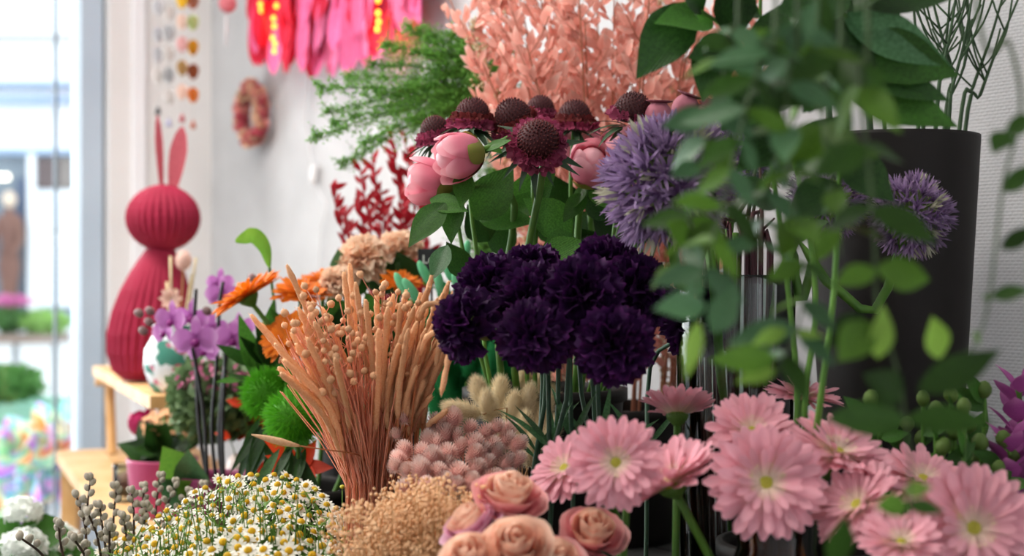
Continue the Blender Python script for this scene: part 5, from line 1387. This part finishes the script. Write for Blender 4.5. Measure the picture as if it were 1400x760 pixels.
def puff(mat):
    g = G()
    for i in range(16):
        z = 1 - 2 * (i + .5) / 16; a = i * 2.4; r = math.sqrt(1 - z * z); d = Vector((r * math.cos(a), r * math.sin(a), z))
        g.add(blade(1, [(0, .15), (.5, .4), (.9, .3), (1, .1)], .1, .3, 0, 2, 3), frame((0, 0, 0), d) @ RX(80))
    return g.mesh('blossom', mat)
WP_ = [puff(m) for m in WB]
for i in range(95):
    a = 2 * PI * i / 95 + U(-.05, .05); q = U(0, 6.28)
    p = wc + (wx * math.cos(a) + wz * math.sin(a)) * (wrad + .013 * math.cos(q)) + WN * (.012 + .012 * math.sin(q))
    part('blossom', RND.choice(WP_), wr, frame(p, WN + Vector((U(-1, 1), U(-1, 1), U(-1, 1))) * .8, U(0, 6), U(.011, .017)))

# ------------------------------------------------------------------ pink feather wall hanging with warm string lights
FP = {k: M('feather_' + k, c, d, 30, .85, .3, .15) for k, c, d in (('pink', 'ec78aa', 'e4669a'), ('red', 'dc2c4c', 'cc2040'), ('pale', 'ee88b4', 'e678a8'))}
FM = {k: blade(1, [(0, .03), (.1, .09), (.35, .16), (.6, .18), (.82, .15), (.94, .09), (1, .02)], .06, .25, 0, 4, 9).mesh('feather', m) for k, m in FP.items()}
for nm, lb, x0, x1, cols, ny in (('feather_hanging', 'red pink feather hanging with orange fairy lights on the wall', 340, 412, ('red', 'red', 'pink'), 62), ('feather_hanging', 'large pale pink feather hanging beside the red one', 418, 575, ('pink', 'pale', 'pink', 'pale', 'red'), 130)):
    c0 = wall_at((x0 + x1) / 2, -150, .03)
    t = thing(nm, lb, 'wall decoration', c0, 'feather wall hangings')
    part('hoop', G().tube([wall_at(x0 + 4, -60, .02), wall_at((x0 + x1) / 2, -75, .02), wall_at(x1 - 4, -60, .02)], .006, 7).mesh('hoop', MT['white_paint']), t)
    for i in range(ny):
        f = U(0, 1); x = x0 + 8 + (x1 - x0 - 16) * f
        big = x0 > 400
        end = (U(20, 105) if not big else U(30, 108) - 55 * abs(f - .5) * (f > .5) * 2) if i % 3 else U(-40, 40)
        if big and f > .8: end = min(end, U(10, 50))
        off = U(.03, .085); p1 = wall_at(x + (U(-6, 6) if not big else (f - .5) * 24), end, off)
        ln = U(.12, .18); sl = (f - .5) * (.5 if big else .15)
        d = (Vector((0, 0, -1)) - WD * sl + WN * U(-.1, .15)).normalized()
        part('feather', FM[RND.choice(cols)], t, frameY(p1 - d * ln, d, WN + WD * U(-.5, .5), ln))
BU = M('fairy_bulb', 'ffb060', None, 10, .4, rnd=0, emit='ff6a10', es=5); WI = M('wire_copper', '8a4a20', None, 10, .5, rnd=0)
for nm, lb, line in (('fairy_lights', 'string of glowing orange fairy lights over the red feathers', ((377, -20), (378, 8), (374, 25), (375, 36), (373, 52), (376, 60), (375, 70), (356, 6), (357, 14))), ('fairy_lights', 'string of glowing orange fairy lights between the pink feathers', ((520, -20), (517, 0), (517, 18), (518, 30), (516, 40)))):
    pts = [wall_at(x, y, .135) for x, y in line]
    t = thing(nm, lb, 'fairy lights', pts[0], 'fairy lights')
    part('wire', G().tube(pts, .0012, 5).mesh('wire', WI), t)
    for p in pts: part('bulb', cached('bulb', lambda: G().ball((0, 0, 0), 1, 8, 6, 1.3).mesh('bulb', BU)), t, frame(p, (0, 0, 1), 0, .0055))
    l = bpy.data.lights.new('fairy_glow', 'POINT'); l.energy = 1.1; l.color = (1, .25, .06); l.shadow_soft_size = .03
    lo = bpy.data.objects.new('fairy_glow', l); lo.location = wall_at(line[2][0], 30, .07); C.objects.link(lo)
cb = thing('light_cable', 'thin white cable with an inline switch hanging down the wall', 'cable', wall_at(430, 400, .01))
part('cord', G().tube(curve([wall_at(x, y, .012) for x, y in ((424, 60), (422, 120), (418, 165), (424, 205), (430, 240), (436, 262), (446, 282), (440, 310), (436, 370), (434, 430))], 30), .0022, 6).mesh('cord', M('cable_white', 'd4d4d6', None, 10, .5, rnd=0)), cb)
sp = wall_at(429, 240, .014)
part('switch', G().lathe([(.001, -.026), (.009, -.024), (.011, 0), (.009, .024), (.001, .026)], 12, None, sp).mesh('switch', M('switch_white', 'dcdcde', None, 10, .4, rnd=0)), cb)

# ------------------------------------------------------------------ white hydrangeas and iridescent pinwheels at the window
HY = M('hydrangea_white', 'eef0ec', 'e2e8e0', 60, .6, .3, .05); hm_ = small4(HY)
for px, py, rp, Y, lb in ((32, 700, 26, 2.1, 'white hydrangea head below the iridescent foil'), (30, 748, 30, 2.0, 'white hydrangea head lowest beside the willow'), (2, 735, 24, 2.15, 'white hydrangea head leaning out of the vase'), (80, 738, 24, 2.2, 'white hydrangea head behind the pussy willow')):
    p = P(px, py, Y); rr = rp * Y / F; m, bb = mouth_for(V_hyd, p, .8)
    t = thing('hydrangea', lb, 'flower', bb, 'white hydrangeas')
    part('stem', G().tube(curve([p, p - Vector((0, 0, .04)), m, bb], 6), .003, 6).mesh('stem', MT['stem']), t)
    for i in range(70):
        z = 1 - 1.4 * (i + .5) / 70; a = i * 2.39996; r = math.sqrt(1 - z * z); d = Vector((r * math.cos(a), r * math.sin(a), z))
        part('blossom', hm_, t, frame(p + Vector((d.x, d.y, d.z * .8)) * rr * U(.72, 1.05), d + Vector((U(-.5, .5), U(-.5, .5), U(-.5, .5))), U(0, 6), rr * U(.24, .36)))
    for i in range(5):
        a = i * 1.26; leaf_at(t, p - Vector((0, 0, .03)), p + Vector((math.cos(a) * .07, math.sin(a) * .05, -.03)), 'leaf', .4)
def irid():
    m = bpy.data.materials.new('iridescent_foil'); m.use_nodes = True
    nt = m.node_tree; N = nt.nodes; L = nt.links; bs = N['Principled BSDF']
    tc = N.new('ShaderNodeTexCoord'); oi = N.new('ShaderNodeObjectInfo'); nz = N.new('ShaderNodeTexNoise'); nz.inputs['Scale'].default_value = 1.1; nz.inputs['Detail'].default_value = 1
    ad = N.new('ShaderNodeVectorMath'); L.new(tc.outputs['Object'], ad.inputs[0])
    mu = N.new('ShaderNodeMath'); mu.operation = 'MULTIPLY'; mu.inputs[1].default_value = 40; L.new(oi.outputs['Random'], mu.inputs[0]); L.new(mu.outputs[0], ad.inputs[1]); L.new(ad.outputs[0], nz.inputs['Vector'])
    cr = N.new('ShaderNodeValToRGB'); e = cr.color_ramp.elements
    e[0].position = .25; e[0].color = lin('a094f0'); e[1].position = .8; e[1].color = lin('f0b040')
    for p_, c_ in ((.34, 'c878e8'), (.42, 'f4b0e4'), (.48, '98d4f4'), (.54, '9ce8b4'), (.6, 'fafad8'), (.66, 'f4a850'), (.72, 'f07868')):
        q = e.new(p_); q.color = lin(c_)
    L.new(nz.outputs['Fac'], cr.inputs[0]); L.new(cr.outputs[0], bs.inputs['Base Color'])
    bs.inputs['Metallic'].default_value = .1; bs.inputs['Roughness'].default_value = .18; bs.inputs['Specular IOR Level'].default_value = .9
    tr = N.new('ShaderNodeBsdfTranslucent'); L.new(cr.outputs[0], tr.inputs[0]); ms = N.new('ShaderNodeMixShader'); ms.inputs[0].default_value = .5
    L.new(bs.outputs[0], ms.inputs[1]); L.new(tr.outputs[0], ms.inputs[2]); L.new(ms.outputs[0], N['Material Output'].inputs[0])
    return m
IR = irid(); fb = blade(1, [(0, .05), (.3, .3), (.6, .34), (.85, .2), (1, .02)], .35, .5, .5, 4, 6).mesh('foil_blade', IR, False)
fv = thing('foil_bucket', 'low zinc tub holding the iridescent foil pinwheels outside', 'tub', (P(50, 0, 4.75).x, 4.75, -.06))
part('body', G().lathe([(.001, 0), (.16, 0), (.2, .3), (.195, .3), (.155, .01), (.001, .01)], 28, None, (P(50, 0, 4.75).x, 4.75, -.06)).mesh('body', MT['zinc']), fv)
for i, (px, py) in enumerate(((22, 610), (60, 600), (95, 625), (35, 650), (75, 655), (10, 660), (110, 660), (55, 690), (90, 590))):
    p = P(px, py, 4.7 + U(-.1, .1)); b = Vector((P(50, 0, 4.75).x + U(-.1, .1), 4.75 + U(-.1, .1), -.04))
    t = thing('foil_pinwheel', 'iridescent foil pinwheel on a thin stick outside the window', 'pinwheel', b, 'iridescent pinwheels')
    part('stick', G().tube([b, p], .003, 6).mesh('stick', MT['white_paint']), t)
    hm = frame(p - Vector((0, .012, 0)), (U(-.5, .5), -1, U(-.2, .5)), U(0, 6), U(.12, .165))
    for k in range(6): part('foil_blade', fb, t, hm @ RZ(k * PI / 3) @ RX(U(5, 40)))
    part('hub', cached('hub', lambda: G().ball((0, 0, .05), .1, 8, 6, .6).mesh('hub', IR)), t, hm)
# ------------------------------------------------------------------ twigs in the tall planter, green buds, purple spikes
GTw = 'bare green twigs in the planter'
TWG = M('twig_green', '3c5636', '2e452a', 40, .6, 0, .15)
for i, (x0, pts_) in enumerate(((1295, ((1300, 130), (1318, 60), (1332, -20))), (1310, ((1330, 120), (1355, 50), (1378, -30))), (1318, ((1340, 130), (1362, 70), (1400, -20))), (1290, ((1303, 110), (1285, 40), (1270, -20))), (1262, ((1258, 120), (1290, 70), (1300, -20))), (1255, ((1255, 100), (1250, 20), (1245, -40))), (1278, ((1288, 100), (1300, 40), (1312, -40))), (1190, ((1178, 100), (1165, 40), (1150, -30))), (1210, ((1200, 110), (1190, 30), (1186, -30))), (1135, ((1138, 120), (1120, 40), (1108, -30))))):
    thick = .0030 if i not in (7, 9) else .0048
    Y = 1.60 + (i % 3) * .03
    a = P(x0, 190, Y); tip = [P(x, y, Y + (i % 2) * .03) for x, y in pts_]
    b = Vector((V_big.x + (a.x - V_big.x) * .4, V_big.y, V_big.z + .02))
    pts = curve([b, a] + tip, 24)
    t = thing('green_twig', 'bare green twig with fine side shoots in the tall planter', 'branch', b, GTw)
    part('stem', G().tube(pts, [thick * (1 - .6 * k / 24) for k in range(25)], 7).mesh('stem', TWG), t)
    for j in range(5):
        q = RND.randrange(9, 22); p = pts[q]; s = RND.choice((-1, 1))
        e = p + Vector((s * U(.02, .05), U(-.02, .02), U(.05, .11)))
        part('shoot', G().tube(curve([p, p.lerp(e, .45) + Vector((s * .005, 0, -.004)), e], 6), .0012, 5).mesh('shoot', TWG), t)
GBd = 'green bud stems'
BUD = M('bud_green', '66803c', '50682c', 60, .55, .1, .15)
for px, py, rp in ((1345, 533, 11), (1340, 605, 12), (1335, 630, 12), (1300, 540, 10), (1318, 555, 10), (1280, 560, 11), (1262, 545, 10), (1325, 580, 11), (1305, 590, 11), (1240, 580, 10), (1190, 545, 11), (1205, 570, 11), (1180, 590, 10), (1225, 600, 11), (1260, 600, 11), (1290, 610, 11), (1345, 660, 11), (1372, 600, 11), (1385, 625, 10), (1365, 640, 10)):
    Y = U(1.22, 1.32); p = P(px, py, Y); m, bb = mouth_for(V_ger2, p, .8)
    t = thing('green_bud_stem', 'stem with an oval green bud and small leaves behind the gerberas', 'flower bud', bb, GBd)
    part('stem', G().tube(curve([p, p - Vector((0, 0, .05)), m, bb], 6), .002, 6).mesh('stem', MT['stem']), t)
    part('bud', cached('budm', lambda: G().lathe([(.1, -1.1), (.6, -.9), (.95, -.2), (.9, .4), (.5, 1), (.001, 1.2)], 12, lambda a, k: 1 + .05 * math.cos(6 * a)).mesh('bud', BUD)), t, frame(p, (U(-.3, .3), U(-.3, .1), 1), U(0, 6), rp * Y / F))
    for j in range(3):
        q = p - Vector((0, 0, U(.012, .05))); leaf_at(t, q, q + Vector((U(-.03, .03), U(-.02, .01), U(.005, .03))), 'leaf', .24)
PU = M('spike_purple', 'b0589c', '9a4488', 60, .5, .25, .15, tip='c678b0', tip_at=(.5, 1))
MT['spikep'] = PU
for px, py in ((1392, 520), (1380, 600), (1404, 600), (1398, 660)):
    Y = 1.26 + (px % 7) * .01; tip = P(px, py, Y); m, bb = mouth_for(V_ger2, tip, .85)
    t = thing('purple_spike', 'orchid purple flower spike beside the large pink gerbera', 'flower', bb, 'purple flower spikes')
    pts = curve([tip, tip - Vector((0, 0, .08)), m, bb], 12)
    part('stem', G().tube(pts, .0028, 6).mesh('stem', MT['stem']), t)
    for i in range(20):
        z = i * .0055; a = i * 2.4; d = Vector((math.cos(a) * .6, math.sin(a) * .6, .8)); d.normalize()
        part('petal', leafmesh('spikep', .36, curl=-.1), t, frameY(tip - Vector((0, 0, z)) + Vector((math.cos(a), math.sin(a), 0)) * .004, d, Vector((math.cos(a), math.sin(a), -.3)) * -1, .026 + .008 * min(1, i / 6)))
# small slate label
t = thing('slate_label', 'small black slate label beside the peach carnations', 'label', P(585, 372, 1.95))
lo = P(571, 372, 1.95); hi = P(612, 340, 1.95)
part('board', G().box((lo.x, 1.95, lo.z), (hi.x, 1.954, hi.z)).mesh('board', M('slate', '26262a', None, 30, .6, rnd=0), False), t)
fc = bpy.data.curves.new('lettering', 'FONT'); fc.body = 'Le'; fc.size = .017; fc.extrude = .0003
fc.materials.append(M('chalk', 'd8d8d4', None, 30, .8, rnd=0))
fo = bpy.data.objects.new('lettering_curve', fc); C.objects.link(fo)
bpy.context.view_layer.update()
lm = bpy.data.meshes.new_from_object(fo.evaluated_get(bpy.context.evaluated_depsgraph_get()))
bpy.data.objects.remove(fo)
part('lettering', lm, t, Matrix.Translation((lo.x + .006, 1.9496, hi.z - .020)) @ RX(90))
part('stake', G().tube([P(590, 372, 1.953), Vector((P(590, 0, 1.953).x, 1.953, ZC))], .002, 6).mesh('stake', MT['stem_black']), t)

# ------------------------------------------------------------------ hanging plant close to the lens: a basket above the frame with trailing vines
hb = Vector((at(1190, .92), .92, 1.78))
bk = thing('hanging_basket', 'dark hanging basket above the trailing vines', 'planter', hb)
part('bowl', G().lathe([(.001, 0), (.06, 0), (.11, .04), (.14, .11), (.145, .13), (.135, .13), (.10, .05), (.05, .012), (.001, .012)], 32, None, hb).mesh('bowl', BK), bk)
for a in (0, 2.1, 4.2): part('cord', G().tube([hb + Vector((.14 * math.cos(a), .14 * math.sin(a), .13)), hb + Vector((0, 0, .7)), Vector((hb.x, hb.y, 2.8))], .002, 6).mesh('cord', MT['stem_black']), bk)
VL = {'v_dark': M('vine_dark', '34541c', '264214', 30, .5, .25, .3, spec=.2), 'v_blue': M('vine_blue', '507450', '3e603e', 30, .42, .2, .25, spec=.25), 'v_mid': M('vine_mid', '567a28', '426420', 30, .5, .3, .25, spec=.2), 'v_lime': M('vine_lime', '86a848', '6f9438', 30, .45, .35, .2)}
MT.update(VL); MT['vine_stem'] = M('vine_stem', '4c6236', '3c522a', 40, .6, .1, .1)
GV = 'trailing vines close to the lens'
def vine(line, Y, cols, ln=(.030, .048), w=.22, step=8, label='trailing vine with paired oval leaves hanging in front of the flowers', start=0, last=1.0, extra=()):
    pts = [P(x, y, Y + (Y2 if len(q) > 2 else 0)) for q in line for x, y, Y2 in [(q + (0,))[:3]]]
    rim = hb + Vector((max(-.12, min(.12, pts[0].x - hb.x)), -.03, .13))
    c = curve([rim + Vector((0, 0, -.02)), rim + Vector((0, -.02, .02))] + pts, 12 * (len(pts) + 1))
    n = len(c) - 1
    t = thing('trailing_vine', label, 'vine', rim, GV)
    part('stem', G().tube(c, [.0015 - .0009 * k / n for k in range(n + 1)], 6).mesh('stem', MT['vine_stem']), t)
    k = 12
    while k < n * last:
        p = c[k]; ax = (c[min(k + 1, n)] - c[k - 1]).normalized()
        o = Vector((1, 0, 0)) if (k // step) % 2 else Vector((.35, -1, 0))
        o = (o - ax * o.dot(ax)).normalized(); o.rotate(Matrix.Rotation(U(-.7, .7), 3, ax))
        for s in (1, -1):
            d = (o * s + ax * U(.1, .75) + Vector((0, U(-.2, .2), U(-.3, .1)))).normalized()
            key = RND.choice(cols)
            part('leaf', leafmesh(key, w, -.2, .22, RND.randrange(3)), t, frameY(p, d, Vector((U(-.6, .6), -.7 + U(-.4, .4), U(.1, 1))), U(*ln)))
        k += step
    for x0, y0, x1, y1, dY, key, w_ in extra:
        part('leaf', leafmesh(key, w_, -.12, .2, RND.randrange(3)), t, frameY(P(x0, y0, Y + dY), P(x1, y1, Y + dY - .01) - P(x0, y0, Y + dY), Vector((U(-.3, .3), -1, U(.2, .7))), (P(x1, y1, Y + dY) - P(x0, y0, Y + dY)).length))
    return t
DK = ('v_dark', 'v_dark', 'v_mid'); MX = ('v_dark', 'v_mid', 'v_blue', 'v_blue')
LM = ('v_lime', 'v_mid', 'v_blue')
def V(lb, *a, **k): return vine(*a, label=lb, **k)
V('trailing vine ending in a pale leaf pair before the dark carnations', [(1060, -40), (1045, 60), (1020, 150), (1000, 230), (975, 330), (950, 400)], .80, MX, (.026, .042), step=6, extra=((965, 418, 890, 418, 0, 'v_blue', .3), (975, 455, 1010, 385, 0, 'v_blue', .28), (955, 440, 938, 520, 0, 'v_lime', .16)))
V('trailing vine with yellow green lower leaves curling over the gerberas', [(1090, -40), (1080, 80), (1075, 180), (1085, 290), (1100, 390), (1085, 460), (1055, 520)], .80, MX, (.026, .042), step=7, extra=((1060, 490, 965, 492, 0, 'v_mid', .22), (1075, 450, 1020, 475, 0, 'v_lime', .2), (1060, 505, 1000, 525, 0, 'v_lime', .22), (1085, 455, 1130, 460, 0, 'v_lime', .15)))
V('dark trailing vine ending before the planter', [(1150, -40), (1140, 70), (1125, 170), (1140, 260), (1150, 350)], .84, DK, step=6)
V('long trailing vine with a level dark leaf pair over the gerberas', [(1185, -40), (1175, 90), (1185, 200), (1195, 310), (1200, 420), (1225, 500), (1238, 570), (1245, 640), (1238, 760)], .78, DK, step=9, last=.62,
     extra=((1236, 572, 1120, 572, 0, 'v_dark', .22), (1240, 572, 1352, 576, 0, 'v_dark', .2), (1235, 545, 1178, 505, 0, 'v_dark', .38), (1255, 535, 1365, 480, 0, 'v_dark', .2), (1285, 490, 1272, 425, .02, 'v_lime', .3), (1200, 490, 1212, 415, 0, 'v_lime', .24),
            (1240, 690, 1185, 692, 0, 'v_mid', .3), (1240, 688, 1290, 700, 0, 'v_dark', .24), (1235, 672, 1275, 665, .01, 'v_lime', .3), (1140, 770, 1158, 700, 0, 'v_dark', .3), (1190, 440, 1140, 500, 0, 'v_mid', .34), (1180, 430, 1130, 480, .01, 'v_dark', .3)))
V('sparse trailing vine hanging before the bare wall', [(1330, -40), (1380, 60), (1395, 150), (1372, 250), (1362, 330), (1352, 410), (1338, 460), (1310, 500)], .80, DK, (.026, .038), step=100,
     extra=((1372, 262, 1420, 225, 0, 'v_dark', .25), (1368, 340, 1420, 310, 0, 'v_dark', .22), (1355, 405, 1410, 398, 0, 'v_dark', .24), (1355, 405, 1335, 412, 0, 'v_mid', .3), (1378, 180, 1352, 215, 0, 'v_dark', .4), (1375, 180, 1420, 160, 0, 'v_dark', .3), (1340, 470, 1326, 445, 0, 'v_mid', .3)))
V('small leaved trailing vine across the large allium', [(1010, -40), (1000, 40), (985, 120), (965, 190), (955, 260), (935, 330), (925, 390)], .86, MX, (.022, .034), w=.26, step=6, extra=((945, 330, 905, 300, 0, 'v_mid', .4), (935, 350, 985, 300, 0, 'v_mid', .3)))
V('trailing vine with blue green leaves between two others', [(1120, -40), (1110, 50), (1100, 130), (1060, 220), (1040, 300), (1040, 360)], .88, MX, (.028, .044), step=6)

# big pointed ruscus leaves arching in at the top, standing in the tall planter's neighbour bucket
V_rb = vase('flower_bucket', 'black bucket holding the broad green ruscus stems', at(1105, 1.30), 1.30, ZA, .26, .06, .08, BK)
def ruscus(line, Y, leaves, lb):
    pts = [P(x, y, Y) for x, y in line]; m, bb = mouth_for(V_rb, pts[0], .8)
    t = thing('green_ruscus', lb, 'foliage', bb, 'broad green ruscus stems')
    part('stem', G().tube(curve([bb, m] + pts, 24), [.0034 - .0018 * k / 24 for k in range(25)], 7).mesh('stem', MT['stem']), t)
    for x0, y0, x1, y1, key, w in leaves:
        a = P(x0, y0, Y); b = P(x1, y1, Y - .03); part('leaf', leafmesh(key, w, -.15, .22, RND.randrange(3)), t, frameY(a, b - a, Vector((U(-.3, .3), -1, U(.2, .7))), (b - a).length))
ruscus([(1100, 560), (1115, 400), (1080, 200), (1010, 60), (945, 5)], 1.22, [(945, 5, 872, 104, 'leaf_dark', .26), (960, 20, 925, -60, 'leaf_dark', .3), (975, 30, 900, 20, 'leaf', .34), (990, 45, 960, 130, 'leaf_dark', .3), (1000, 50, 1010, -50, 'leaf_dark', .3), (1020, 70, 940, 80, 'leaf_dark', .34), (1035, 90, 1080, 0, 'leaf_dark', .3), (1050, 115, 985, 180, 'leaf_dark', .3), (1062, 140, 1130, 60, 'leaf_dark', .28), (1075, 180, 1010, 230, 'leaf_dark', .3), (1085, 220, 1150, 160, 'leaf_dark', .3)], 'green ruscus stem whose tip leaf points down before the peach branches')
ruscus([(1120, 560), (1140, 400), (1150, 200), (1160, 80), (1150, -30)], 1.16, [(1158, 90, 1100, 150, 'leaf_dark', .3), (1155, 20, 1110, 150, 'leaf_dark', .4), (1160, 60, 1310, 100, 'leaf', .26), (1158, 120, 1310, 175, 'leaf', .24), (1156, 90, 1300, 128, 'leaf_dark', .2), (1150, 10, 1230, -20, 'leaf_dark', .3), (1152, 20, 1300, 85, 'leaf_blue', .2), (1152, 170, 1090, 230, 'leaf_dark', .3), (1150, 210, 1220, 270, 'leaf_dark', .3), (1148, 250, 1080, 300, 'leaf_dark', .3), (1160, -10, 1060, 20, 'leaf_dark', .32), (1170, 0, 1330, -10, 'leaf_dark', .25)], 'broad leaved green ruscus stem in front of the planter rim')
ruscus([(1090, 560), (1080, 420), (1060, 260), (1040, 120), (1040, -30)], 1.24, [(1050, 180, 985, 130, 'leaf_dark', .32), (1045, 150, 1110, 90, 'leaf_dark', .3), (1042, 110, 980, 60, 'leaf_dark', .3), (1040, 60, 1100, 10, 'leaf_dark', .34), (1040, 20, 970, -20, 'leaf_dark', .32), (1056, 230, 1120, 190, 'leaf_dark', .3), (1062, 280, 1000, 250, 'leaf_dark', .3), (1070, 330, 1130, 300, 'leaf', .28)], 'upright green ruscus stem hidden behind the trailing vines')
